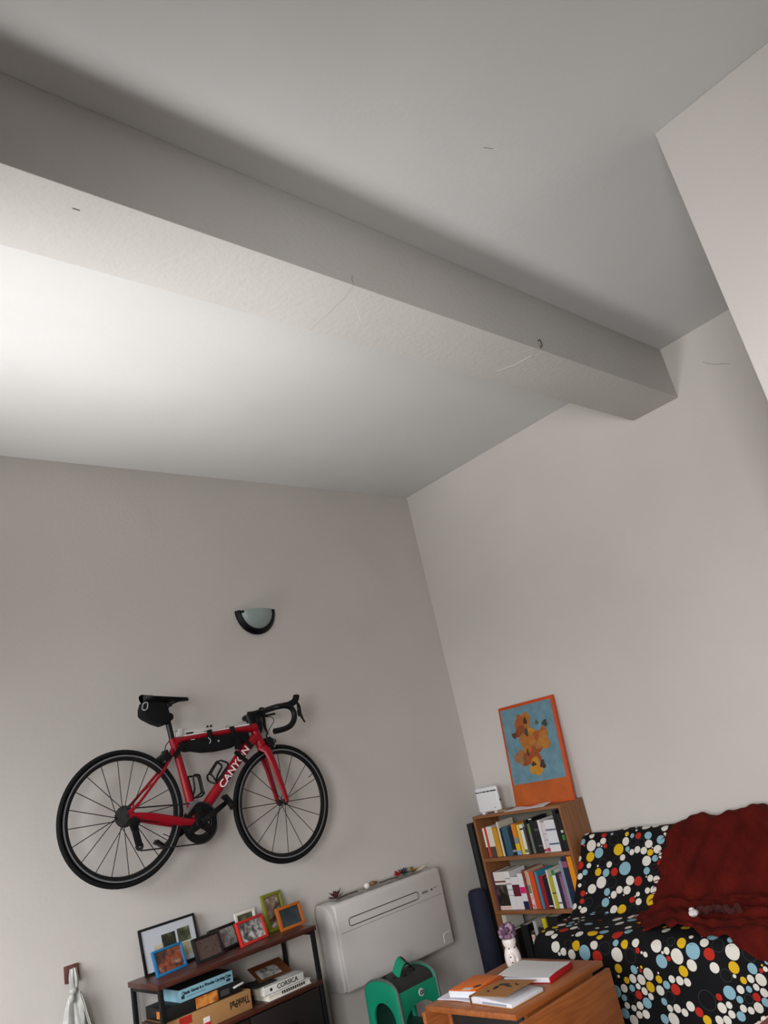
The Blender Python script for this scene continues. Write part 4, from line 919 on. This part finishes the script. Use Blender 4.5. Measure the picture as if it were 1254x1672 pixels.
# end panels and inner body
for y in (SY0+.004, SY1-.004):
    ring = [surf(AL[-1]*i/NS, SY0 if y < 2 else SY1) for i in range(NS+1)]
    poly = [(p.x, p.z) for p in ring]+[(4.585, .03)]
    MB().prism(poly, 'Y', y-.003, y+.003).build('end_panel', M_COVER, sofa, off=SL)
MB().box((3.75, SY0+.05, .02), (4.56, SY1-.05, .42)).build('frame_box', mat('sofa_frame', '1a1512', rough=.8), sofa, off=SL)
DOTS = '0.214,3.291,0.0176,w;0.247,3.231,0.0203,w;0.248,3.136,0.0218,r;0.244,3.077,0.0142,b;0.315,3.225,0.0391,w;0.292,3.135,0.0239,w;0.314,3.167,0.0137,w;0.326,3.143,0.0057,w;0.326,3.116,0.0147,r;0.283,3.3,0.0233,b;0.31,3.283,0.0087,r;0.289,3.056,0.0451,k;0.31,2.962,0.0305,w;0.265,2.956,0.0156,y;0.281,2.913,0.0177,b;0.285,2.868,0.0219,r;0.287,2.801,0.0245,b;0.319,2.715,0.0267,b;0.286,2.687,0.0096,w;0.301,2.68,0.0053,w;0.323,2.905,0.0329,k;0.328,2.845,0.0272,k;0.34,2.794,0.0269,w;0.376,2.734,0.0287,w;0.355,3.015,0.0377,y;0.358,2.947,0.022,b;0.381,2.913,0.0207,w;0.37,2.872,0.0217,w;0.38,2.825,0.0226,w;0.394,2.78,0.0213,y;0.379,2.938,0.0055,w;0.365,2.768,0.0053,w;0.367,3.161,0.0351,b;0.387,3.227,0.0342,y;0.442,3.232,0.0215,w;0.485,3.255,0.035,b;0.438,3.301,0.0343,r;0.392,3.315,0.023,w;0.432,3.127,0.0391,k;0.427,3.024,0.033,k;0.446,3.074,0.0254,w;0.449,3.162,0.0078,w;0.487,3.155,0.0245,y;0.496,3.093,0.0297,b;0.494,3.032,0.0316,r;0.407,2.981,0.0241,w;0.476,2.958,0.0411,b;0.444,2.802,0.0319,w;0.431,2.746,0.0253,b;0.416,2.707,0.021,w;0.457,2.714,0.0209,r;0.496,2.745,0.0366,k;0.503,2.798,0.0232,b;0.537,2.799,0.0052,w;0.548,2.771,0.0229,w;0.557,2.728,0.0248,w;0.552,3.124,0.0417,w;0.557,3.044,0.0433,k;0.511,3.288,0.031,w;0.555,3.252,0.0279,k;0.568,3.28,0.0224,w;0.551,2.915,0.0351,w;0.557,2.857,0.0348,r;0.59,3.188,0.0297,w;0.604,2.984,0.0288,w;0.608,2.931,0.0286,w;0.612,3.075,0.027,b;0.631,3.023,0.0246,w;0.636,2.95,0.0053,w;0.646,3.054,0.0064,w;0.633,2.854,0.0167,w;0.646,2.871,0.0073,w;0.666,2.89,0.0208,r;0.677,2.845,0.0269,w;0.616,2.789,0.0227,w;0.616,2.747,0.0288,w;0.673,2.759,0.0337,y;0.619,3.248,0.0254,r;0.617,3.222,0.0066,w;0.667,3.247,0.022,r;0.673,3.199,0.0381,k;0.673,3.08,0.0418,b;0.719,3.011,0.0274,w;0.722,2.952,0.0323,y;0.724,2.872,0.0412,k;0.728,3.222,0.0249,w;0.754,3.145,0.0181,b;0.718,3.117,0.0321,k;0.743,3.055,0.0137,b;1.183,3.147,0.03,w;1.168,3.061,0.0247,k;1.175,3.006,0.0284,y;1.208,2.95,0.0396,b;1.17,2.888,0.0269,w;1.183,2.822,0.0389,k;1.156,2.753,0.0216,b;1.164,2.694,0.0279,y;1.158,2.625,0.0267,w;1.226,2.872,0.038,r;1.214,2.749,0.0429,w;1.217,2.663,0.0441,k;1.193,2.613,0.0164,r;1.202,2.59,0.0091,w;1.21,2.57,0.0172,w;1.17,2.503,0.0306,w;1.151,2.419,0.0222,k;1.157,2.359,0.0281,y;1.19,2.3,0.0432,b;1.15,2.242,0.025,w;1.162,2.172,0.0382,k;1.202,2.22,0.0357,r;1.19,2.1,0.0425,w;1.195,2.016,0.0451,k;1.142,2.047,0.02,y;1.133,2.109,0.0169,b;1.192,2.445,0.024,w;1.2,2.47,0.0107,w;1.225,2.442,0.0133,r;1.215,2.391,0.0421,w;1.238,2.485,0.0311,b;1.251,2.321,0.0284,w;1.278,2.376,0.0313,y;1.259,2.208,0.0278,w;1.256,2.112,0.0298,y;1.29,2.161,0.0375,k;1.292,2.121,0.0091,w;1.206,3.095,0.0217,w;1.217,3.124,0.0109,w;1.218,3.04,0.0245,w;1.279,2.758,0.0306,y;1.315,2.767,0.0111,w;1.281,2.662,0.0274,b;1.271,2.635,0.0055,w;1.267,2.611,0.0109,y;1.284,2.621,0.0136,r;1.297,2.579,0.0368,w;1.325,2.632,0.0308,w;1.323,2.684,0.0256,w;1.332,2.724,0.0202,y;1.318,2.803,0.0419,k;1.369,2.749,0.0303,w;1.367,2.702,0.021,b;1.357,2.663,0.0181,w;1.355,2.587,0.0295,y;1.318,2.524,0.0222,y;1.29,2.519,0.0053,w;1.315,2.452,0.021,w;1.341,2.489,0.0264,b;1.367,2.533,0.0319,w;1.32,2.41,0.0278,w;1.325,2.37,0.0216,w;1.359,2.445,0.027,r;1.377,2.631,0.0261,w;1.396,2.672,0.0262,r;1.399,2.601,0.0197,w;1.412,2.761,0.0211,b;1.384,2.801,0.0417,b;1.409,2.716,0.0273,k;1.43,2.634,0.0296,b;1.446,2.754,0.0183,w;1.456,2.718,0.0218,w;1.444,2.68,0.0235,w;1.483,2.778,0.0247,b;1.485,2.696,0.0243,w;1.481,2.657,0.0242,w;1.511,2.736,0.0245,w;1.416,2.528,0.0238,b;1.393,2.487,0.035,k;1.443,2.504,0.0201,w;1.441,2.463,0.0226,w;1.456,2.427,0.0198,w;1.428,2.388,0.0257,w;1.45,2.35,0.0246,r;1.482,2.32,0.0211,y;1.491,2.502,0.0305,w;1.495,2.556,0.022,b;1.397,2.29,0.0549,k;1.36,2.166,0.0406,b;1.38,2.223,0.0167,r;1.346,2.11,0.0295,w;1.387,2.126,0.0189,b;1.343,2.068,0.0244,b;1.308,2.083,0.0213,y;1.3,2.045,0.0252,w;1.301,1.995,0.0323,w;1.333,2.03,0.0186,w;1.353,1.999,0.0233,w;1.374,2.043,0.0291,r;1.257,2.021,0.0285,b;1.383,2.083,0.0285,k;1.424,2.223,0.0291,w;1.411,2.184,0.019,w;1.448,2.183,0.0222,w;1.422,2.12,0.0188,w;1.429,2.087,0.0162,w;1.416,2.048,0.0225,w;1.454,2.141,0.0229,b;1.478,2.257,0.0225,w;1.475,2.215,0.0248,w;1.242,1.97,0.0121,y;1.264,1.981,0.0105,r;1.257,1.959,0.0282,w;1.392,2.006,0.02,b'
DCOL = {'w': 'd2cdc4', 'b': '7fa6b4', 'y': 'cda51c', 'r': 'a8261a', 'k': '3a3a3c'}
dots = [(float(a), float(b), float(c), d) for a, b, c, d in (q.split(',') for q in DOTS.split(';'))]
for it in range(3):
    for i in range(len(dots)):
        for j in range(i):
            (a, b, c, d), (e, f_, g2, h2) = dots[i], dots[j]
            if d == 'k' and h2 == 'k': continue
            q = math.hypot(a-e, b-f_); ov = c+g2+.0022-q
            if ov > 0 and q > 1e-4:
                k1 = c/(c+g2); nc, ng = max(.004, c-ov*k1), max(.004, g2-ov*(1-k1))
                dots[i] = (a, b, nc, d); dots[j] = (e, f_, ng, h2)
rnd = random.Random(11)
def free(s, y, r):
    return all((s-a)**2+(y-b)**2 > (r+c+.002)**2 for a, b, c, d in dots)
for k_ in range(7000):                          # fill the rest of the fabric in the same manner
    s = rnd.uniform(.02, AL[-1]-.03); y = rnd.uniform(SY0+.03, SY1-.02)
    if (.30 < s < .69 and y > 2.65) or (1.14 < s and y > 1.97): continue
    r = rnd.choice([.007, .012, .02, .024, .027, .03, .034, .042])
    if rnd.random() < .75 and k_ > 1500: r = rnd.choice([.008, .014, .018, .022])
    if free(s, y, r) and len(dots) < 560: dots.append((s, y, r, rnd.choice('wwwwwbbyrk')))
for ckey, hexc in DCOL.items():
    m = MB()
    for (s, y, r, c) in dots:
        if c != ckey or y+r*.9 > SY1-.003: continue
        n = 22; k = len(m.v)
        pt = lambda q, a: surf(s+q*r*math.cos(a), min(y+q*r*math.sin(a), SY1-.001), sgn*.0012)
        if c == 'k':                            # outline ring
            for i in range(n):
                a = 2*math.pi*i/n; m.v.append(tuple(pt(1, a))); m.v.append(tuple(pt(1-.0022/r, a)))
            for i in range(n):
                j = (i+1) % n; m.f.append((k+2*i, k+2*j, k+2*j+1, k+2*i+1))
        else:
            m.v.append(tuple(surf(s, y, sgn*.0014)))
            for q in (.5, 1):
                for i in range(n): m.v.append(tuple(pt(q, 2*math.pi*i/n)))
            for i in range(n):
                j = (i+1) % n; m.f.append((k, k+1+i, k+1+j)); m.f.append((k+1+i, k+1+n+i, k+1+n+j, k+1+j))
    o = m.build('printed_dots', mat('dot_'+ckey, hexc, rough=.85, spec=.2), cvo, off=SL); o['kind'] = 'stuff'

# ---- rust throw over the sofa
M_RUST = mat('rust_throw_cloth', '58140d', rough=.9, spec=.1, var=.35, vscale=7, bump=.5, bscale=90, col2='420d0a', detail=6)
def lerp(x, T_):
    if x <= T_[0][0]: return T_[0][1]
    for (a, b), (c, d) in zip(T_, T_[1:]):
        if x <= c: return b+(d-b)*(x-a)/(c-a)
    return T_[-1][1]
LEFT = [(.06, 2.56), (.2, 2.59), (.28, 2.66), (.36, 2.69), (.54, 2.708), (.70, 2.735), (.76, 2.80), (.82, 2.80), (.89, 2.745), (1.0, 2.66), (1.07, 2.575)]
FRONT = [(1.42, 1.36), (1.70, 1.36), (1.78, 1.33), (1.98, 1.20), (2.10, 1.155), (2.30, 1.115), (2.575, 1.07)]
def throw(u, v):
    """u along the sofa profile (back top to seat front), v along the sofa length"""
    s0 = .06+u*1.01
    ly = lerp(s0, LEFT)+.010*math.sin(s0*31)+.007*math.sin(s0*67)
    y = ly+(SY0+.06-ly)*v
    s = .06+u*(lerp(y, FRONT)+.010*math.sin(y*29)+.006*math.sin(y*71)-.06)
    fold = .009*math.sin(y*15+s*9)+.007*math.sin(s*24+y*6)+.005*math.sin(y*41-s*21)+.003*math.sin(y*83+s*61)
    if s < .7: fold += .010*math.sin((s*1.2+y*.55)*19)+.006*math.sin((y-s*.6)*33)
    fold = max(fold, -.022)
    fold += .040*max(0, 1-abs(s-.235)/.06)*max(0, 1-abs(y-2.19)/.14)                          # gathered peak on the back
    fold += .022*max(0, 1-abs(s-.25)/.07)*max(0, 1-abs(y-2.40)/.18)
    if .66 < s < .80: fold += .028*math.sin((s-.66)/.14*math.pi)
    if s > .84: fold += .012*math.sin(s*55+y*7)*(1 if s < 1.1 else .3)+.010*max(0, math.sin(s*31-y*4))
    edge = min(1, v*12)
    return surf(s, y, sgn*(.009+(.024+fold)*edge))
tw = MB(); tw.grid(throw, 110, 110)
two = tag(tw.build('throw_blanket', M_RUST, None, smooth=True, solid=.006), 'crumpled rust red throw spread over the sofa back and seat', 'blanket')
# rumpled ridge and tassels on the seat part
M_TASS = mat('dark_rust_tassel', '3c0c0c', rough=.95)
for i, (y, s0) in enumerate([(2.30, .905), (2.26, .895), (2.22, .90), (2.18, .91), (2.14, .905), (2.335, .93)]):
    p = [surf(s0+.02*math.sin(i*2+j), y+.012*j-.02, sgn*(.058+.012*math.sin(j*1.7+i))) for j in range(5)]
    MB().tube(smoothpath(p, 3), [.005]+[.015]*11+[.005], 6).build('tassel', M_TASS, two, smooth=True)
for i in range(26):                              # ragged fringe along the left border
    u = .02+.92*i/25; p0 = throw(u, .004); p1 = throw(min(1, u+.012), 0)+Vector((0, .035+.012*math.sin(i*3.1), -.004)); p1.x = min(p1.x, p0.x+.004)
    MB().tube([p0, (p0+p1)/2+Vector((-.003, 0, .003)), p1], [.003, .0026, .001], 5).build('fringe_strand', M_RUST, two, smooth=True)
tg = thing('paper_tissue', 'small crumpled white tissue lying on the rust throw', 'tissue', tuple(surf(.985, 2.345, sgn*.050)))
MB().ell((0, 0, .012), (.030, .026, .017), 7, 5).build('crumpled_tissue', mat('tissue_white', 'd8d0d0', rough=.8), tg)
MB().ell((.012, .012, .026), (.016, .014, .010), 6, 4).build('tissue_fold', MATS['tissue_white'], tg)

# ------------------------------------------------------------------ drop-leaf coffee table
M_PINE = wood('orange_pine', 'a05e2e', '864822', axis=0, scale=6, rough=.42, knots='5a3018')
M_PINE_E = wood('pine_edge', 'b06a38', '98552a', axis=1, scale=6, rough=.45)
TC = (2.925, 2.765, 0)
tb = thing('coffee_table', 'orange pine drop-leaf coffee table with both leaves folded down', 'table', TC)
TX0, TX1, TY0, TY1, TZ = 2.597, 3.255, 2.494, 3.040, .50
MB().box((TX0, TY0, TZ-.024), (TX1, TY1, TZ)).build('table_top', M_PINE, tb, bevel=.003, off=TC)
MB().box((TX0-.008, TY0-.038, .06), (TX1-.008, TY0-.016, TZ-.026)).build('drop_leaf', M_PINE, tb, bevel=.003, off=TC)
MB().box((TX0-.008, TY1+.004, .06), (TX1-.008, TY1+.026, TZ-.026)).build('drop_leaf', M_PINE, tb, bevel=.003, off=TC)
M_DKBODY = mat('black_inner_body', '121110', rough=.6)  # black body filling the dark open space between the leaves
for y in (TY0+.03, TY1-.05): MB().box((TX0+.10, y, .0), (TX1-.06, y+.02, TZ-.024)).build('side_board', M_PINE, tb, off=TC)
MB().box((TX0+.105, TY0+.05, .10), (TX1-.065, TY1-.05, TZ-.024)).build('inner_body', M_DKBODY, tb, bevel=.002, off=TC)
MB().box((TX0+.098, TY0+.06, .30), (TX0+.105, TY1-.06, TZ-.034)).build('inner_body_front', mat('black_inner_front', '181716', rough=.5), tb, bevel=.002, off=TC)
MB().lathe([(.001, -.012), (.010, -.012), (.012, -.006), (.006, 0), (.001, 0)], 12, (TX0+.098, (TY0+TY1)/2-.06, .40), 'X').build('inner_body_knob', M_DKBODY, tb, off=TC, smooth=True)
for x in (TX0+.03, TX1-.07): MB().box((x, (TY0+TY1)/2-.03, 0), (x+.04, (TY0+TY1)/2+.03, .10)).build('foot', M_PINE, tb, off=TC)
# ---- things on the table
tag(MB().grid(lambda u, v: (2.672+.26*u, 3.032-.235*v, TZ+.0040+.003*math.sin(u*7+v*3)**2), 8, 8).build('paper_sheets', mat('lilac_white_paper', 'd4d2dc', rough=.7), None, solid=.003, smooth=True), 'white sheets of paper beneath the orange paperback', 'paper')
ob = thing('orange_paperback', 'orange paperback lying on white sheets on the table', 'book', (2.79, 2.890, TZ+.0095), R(5))
MB().box((-.098, -.078, 0), (.104, .078, .026)).build('pages', mat('pages_white', 'd6d8e0', rough=.8, var=.08, vscale=120), ob)
MB().box((-.094, -.082, .026), (.106, .080, .0285)).build('front_cover', mat('bright_orange_cover', 'd8690c', rough=.5), ob, bevel=.0006)
MB().box((-.094, -.083, 0), (.106, -.078, .0285)).build('spine', mat('orange_spine', 'c4500c', rough=.5), ob, bevel=.0006)
MB().box((-.098, -.083, .0), (-.06, -.0828, .020)).build('spine_label', M_BLK, ob)
m = MB(); m.ell((-.035, -.045, .0287), (.022, .014, .0006), M=Matrix.Rotation(R(-30), 3, 'Z')); m.build('cover_drawing', mat('dark_brown_print', '2c1a10'), ob)
MB().box((-.088, -.04, .0285), (-.058, .01, .0290)).build('cover_sticker', mat('pale_sticker', 'd8c8c4'), ob)
kb = thing('sketchbook', 'kraft brown sketchbook with lifted cover at the table edge', 'book', (2.755, 2.672, TZ+.0008), R(-4))
MB().box((-.105, -.135, 0), (.105, .125, .003)).build('back_cover', mat('kraft_cover', 'a06c34', rough=.7, var=.1, vscale=14), kb, bevel=.0006)
pg = MB(); pg.prism([(-.132, .003), (.118, .003), (.120, .026), (.09, .030), (.02, .027), (-.06, .020), (-.132, .018)], 'X', -.102, .100); pg.build('pages', mat('sketch_pages', 'd4d6de', rough=.8, var=.1, vscale=40), kb, bevel=.001)
cvr = MB(); cvr.grid(lambda u, v: (-.098+.205*u, .125-.225*v+.0, .031+.012*v+.004*math.sin(u*3)), 6, 8)
cvr.build('front_cover', MATS['kraft_cover'], kb, solid=.002, smooth=True)
MB().box((-.107, .118, 0), (.107, .126, .033)).build('spine', mat('kraft_spine', '5c3a1c', rough=.7), kb, bevel=.001)
for i, (x, y, a, b_, r) in enumerate([(.03, .03, .030, .006, 20), (.015, -.01, .034, .006, -12), (-.01, .045, .010, .022, 10), (-.055, .05, .008, .004, 0), (.035, -.045, .02, .004, -25)]):
    mm = MB(); mm.ell((x, y, .0425-.053*(y-.0)*.9+.0), (a, b_, .0035), M=Matrix.Rotation(R(r+90), 3, 'Z')); mm.build('cover_drawing', MATS['black_print'], kb)
MB().box((-.1028, -.10, .006), (-.102, .05, .014)).build('page_sketch', mat('sketch_grey', '8a90a0'), kb)
rbk = thing('red_book', 'red-backed book with plain white cover lying on the table', 'book', (3.03, 2.705, TZ+.0008), R(-83))
MB().box((-.130, -.105, 0), (.130, .105, .003)).build('back_cover', mat('red_cover', 'a81420', rough=.5), rbk, bevel=.0006)
MB().box((-.125, -.100, .003), (.126, .102, .022)).build('pages', mat('pages_white', 'd6d8e0'), rbk)
MB().box((.124, -.105, 0), (.130, .105, .025)).build('spine', MATS['red_cover'], rbk, bevel=.001)
m = MB(); m.grid(lambda u, v: (-.150+.278*u, -.110+.22*v, .026+.010*(1-u)**2+.003*math.sin(v*4)), 8, 8); m.build('front_cover', mat('white_cover', 'c9c9c8', rough=.55), rbk, solid=.0015, smooth=True)
MB().box((.085, -.07, .0268), (.097, -.035, .0276)).build('title_print', M_BLK, rbk)
sp_ = thing('spiral_pad', 'black spiral bound pad under the white book', 'notebook', (2.90, 2.815, TZ+.006), R(-50))
MB().box((-.05, -.012, 0), (.05, .012, .004)).build('pad', M_BLK, sp_)
for i in range(9): MB().tube([(-.045+.011*i, -.012, .003), (-.045+.011*i, -.004, .011), (-.045+.011*i, .006, .004)], .0016, 5).build('spiral_ring', M_GREYTRIM, sp_)
va = thing('flower_vase', 'white ceramic vase with purple dried flowers at the far end of the table', 'vase', (3.145, 2.945, TZ+.0006))
VW = mat('white_ceramic', 'd8d0cc', rough=.35)
MB().lathe([(.026, 0), (.037, .004), (.041, .03), (.039, .055), (.032, .076), (.027, .084), (.032, .096), (.035, .11), (.033, .122), (.030, .124), (.028, .11), (.001, .105)], 24).build('vase_body', VW, va, smooth=True)
MB().ell((-.026, -.018, .036), (.018, .019, .032), M=Matrix.Rotation(R(30), 3, 'Z')).build('relief_face', VW, va, smooth=True)
MB().ell((-.006, -.032, .024), (.013, .012, .023)).build('relief_face', VW, va, smooth=True)
for (x, y, z) in ((-.043, -.026, .050), (-.041, -.028, .026), (-.004, -.030, .083), (-.026, -.012, .083)): MB().ell((x, y, z), (.0035, .0035, .0035), 8, 6).build('dark_dot', M_BLK, va)
rnd = random.Random(4)
for i in range(44):
    a = rnd.uniform(0, 6.28); r = rnd.uniform(.008, .036); z = rnd.uniform(.118, .182); sx = .011+.004*rnd.random()
    MB().ell((r*math.cos(a), r*math.sin(a), z), (sx, sx*.9, sx), 6, 4).build('blossom', mat(['blossom_mauve', 'blossom_purple', 'blossom_pale'][i % 3], ['76566c', '563a4e', '988092'][i % 3], rough=.9), va)
for i in range(5):
    a = i*1.3; MB().tube([(0, 0, .10), (.02*math.cos(a), .02*math.sin(a), .15)], .0018, 5).build('stem', mat('flower_stem', '3a3a24'), va)

# ------------------------------------------------------------------ pouf at the lower right
pf = thing('pouf', 'round reddish brown pouf with pale fringed rim in the lower right corner', 'pouf', (2.75, 1.268, 0))
MB().lathe([(.24, 0), (.285, .03), (.30, .20), (.296, .40), (.285, .455)], 40).build('pouf_body', mat('pouf_side', '7c4438', rough=.85), pf, smooth=True)
MB().lathe([(.285, .455), (.27, .482), (.20, .497), (.001, .50)], 40).build('pouf_top', mat('pouf_velvet', '85483c', rough=.9, var=.2, vscale=9), pf, smooth=True)
for i in range(96):
    a = 2*math.pi*i/96; rr_ = .292+.004*math.sin(i*5.1)
    MB().ell((rr_*math.cos(a), rr_*math.sin(a), .466+.004*math.sin(i*2.3)), (.013, .013, .011), 6, 4).build('fringe_tuft', mat('pale_fringe', 'd4c4b8', rough=.9), pf)

# ------------------------------------------------------------------ bag hanging from a hook at the left
hk = thing('wall_hook', 'reddish brown wooden hook on the wall at the far left', 'hook', (1.487, YB, .955))
MB().box((-.036, -.014, -.055), (.036, -.0005, .022)).build('hook_plate', wood('hook_wood', '6a4038', '4a2a24', axis=2, scale=14), hk, bevel=.004)
MB().tube(smoothpath([(0, -.012, -.012), (0, -.034, -.018), (0, -.045, -.005), (0, -.045, .012)], 4), .006, 8).build('hook_peg', MATS['hook_wood'], hk, smooth=True)
pb = thing('plastic_bag', 'knotted white plastic bag hanging from the brown wall hook', 'bag', (1.475, 4.27, .35))
M_PLAS = mat('thin_white_plastic', 'b8b8b4', rough=.35, var=.2, vscale=20, col2='9a9a96')
def bagf(u, v):
    a = 2*math.pi*u; z = .965-.615*v
    r = .012+.016*min(1, v*6)-.014*math.exp(-((v-.15)/.04)**2)+.062*max(0, v-.17)**.8
    k = 1+.30*math.sin(a*5+v*3)+.18*math.sin(a*9-v*7)
    return (1.478-.03*max(0, v-.2)+r*k*math.cos(a), 4.262+min(.6*r*k*math.sin(a), .05), z)
m = MB(); m.grid(bagf, 48, 30); m.build('bag_body', M_PLAS, pb, smooth=True, off=pb.location)
MB().ell((1.462, 4.24, .872), (.020, .016, .017), 10, 7).build('knot', M_PLAS, pb, smooth=True, off=pb.location)
MB().ell((1.454, 4.236, .845), (.015, .012, .020), 10, 7).build('knot', M_PLAS, pb, smooth=True, off=pb.location)
m = MB(); m.grid(lambda u, v: (1.486+.042*u+.012*v, 4.228+.01*math.sin(v*3), .87-.18*u-.02*v), 10, 3); m.build('handle_strip', mat('pale_plastic_strip', 'd2d2cc', rough=.3), pb, solid=.002, smooth=True, off=pb.location)

# ------------------------------------------------------------------ small marks on the beam and walls
M_MARK = mat('dark_mark', '8c8882', rough=.9)
M_PALE = mat('pale_filler', 'e0ddd8', rough=.9)
def mark(pts, r, name, m, parent): MB().tube(pts, r, 5).build(name, m, parent)
zb_ = 3.381
mark([(1.888, 1.77, zb_), (1.908, 1.864, zb_), (1.905, 1.905, zb_), (1.909, 1.947, zb_), (1.903, 2.02, zb_), (1.906, 2.10, zb_)], .0009, 'plaster_crack', M_MARK, bm_)
mark([(1.888, 1.768, 3.383), (1.886, 1.767, 3.41), (1.893, 1.767, 3.43)], .0016, 'plaster_crack', M_MARK, bm_)
mark([(3.076, 2.014, zb_), (3.129, 1.929, zb_), (3.144, 1.822, zb_)], .0009, 'filler_line', M_PALE, bm_)
mark([(1.96, 1.85, zb_), (2.02, 1.90, zb_), (2.07, 1.945, zb_)], .0016, 'filler_line', M_PALE, bm_)
mark([(.80, 1.847, zb_), (.822, 1.847, zb_)], .003, 'paint_chip', M_MARK, bm_)
nh = MB().tube(smoothpath([(3.152, 1.769, 3.436), (3.150, 1.757, 3.436), (3.150, 1.752, 3.425), (3.150, 1.752, 3.405), (3.152, 1.760, 3.394), (3.153, 1.764, 3.402)], 4), .0028, 6).build('nail_hook', mat('rusty_iron', '3c342c', rough=.7), None, smooth=True)
tag(nh, 'small dark nail hook in the side of the ceiling beam', 'hook')
wr = bpy.data.objects['wall_right']
mark([(XR, 1.545, 3.522), (XR, 1.51, 3.485), (XR, 1.47, 3.456), (XR, 1.43, 3.440), (XR, 1.40, 3.420)], .0013, 'plaster_crack', mat('faint_crack', '8a847c', rough=.9), wr)
mark([(2.20, 1.2, ZC), (2.24, 1.185, ZC)], .0015, 'paint_chip', mat('faint_crack', '8a847c', rough=.9), bpy.data.objects['ceiling'])
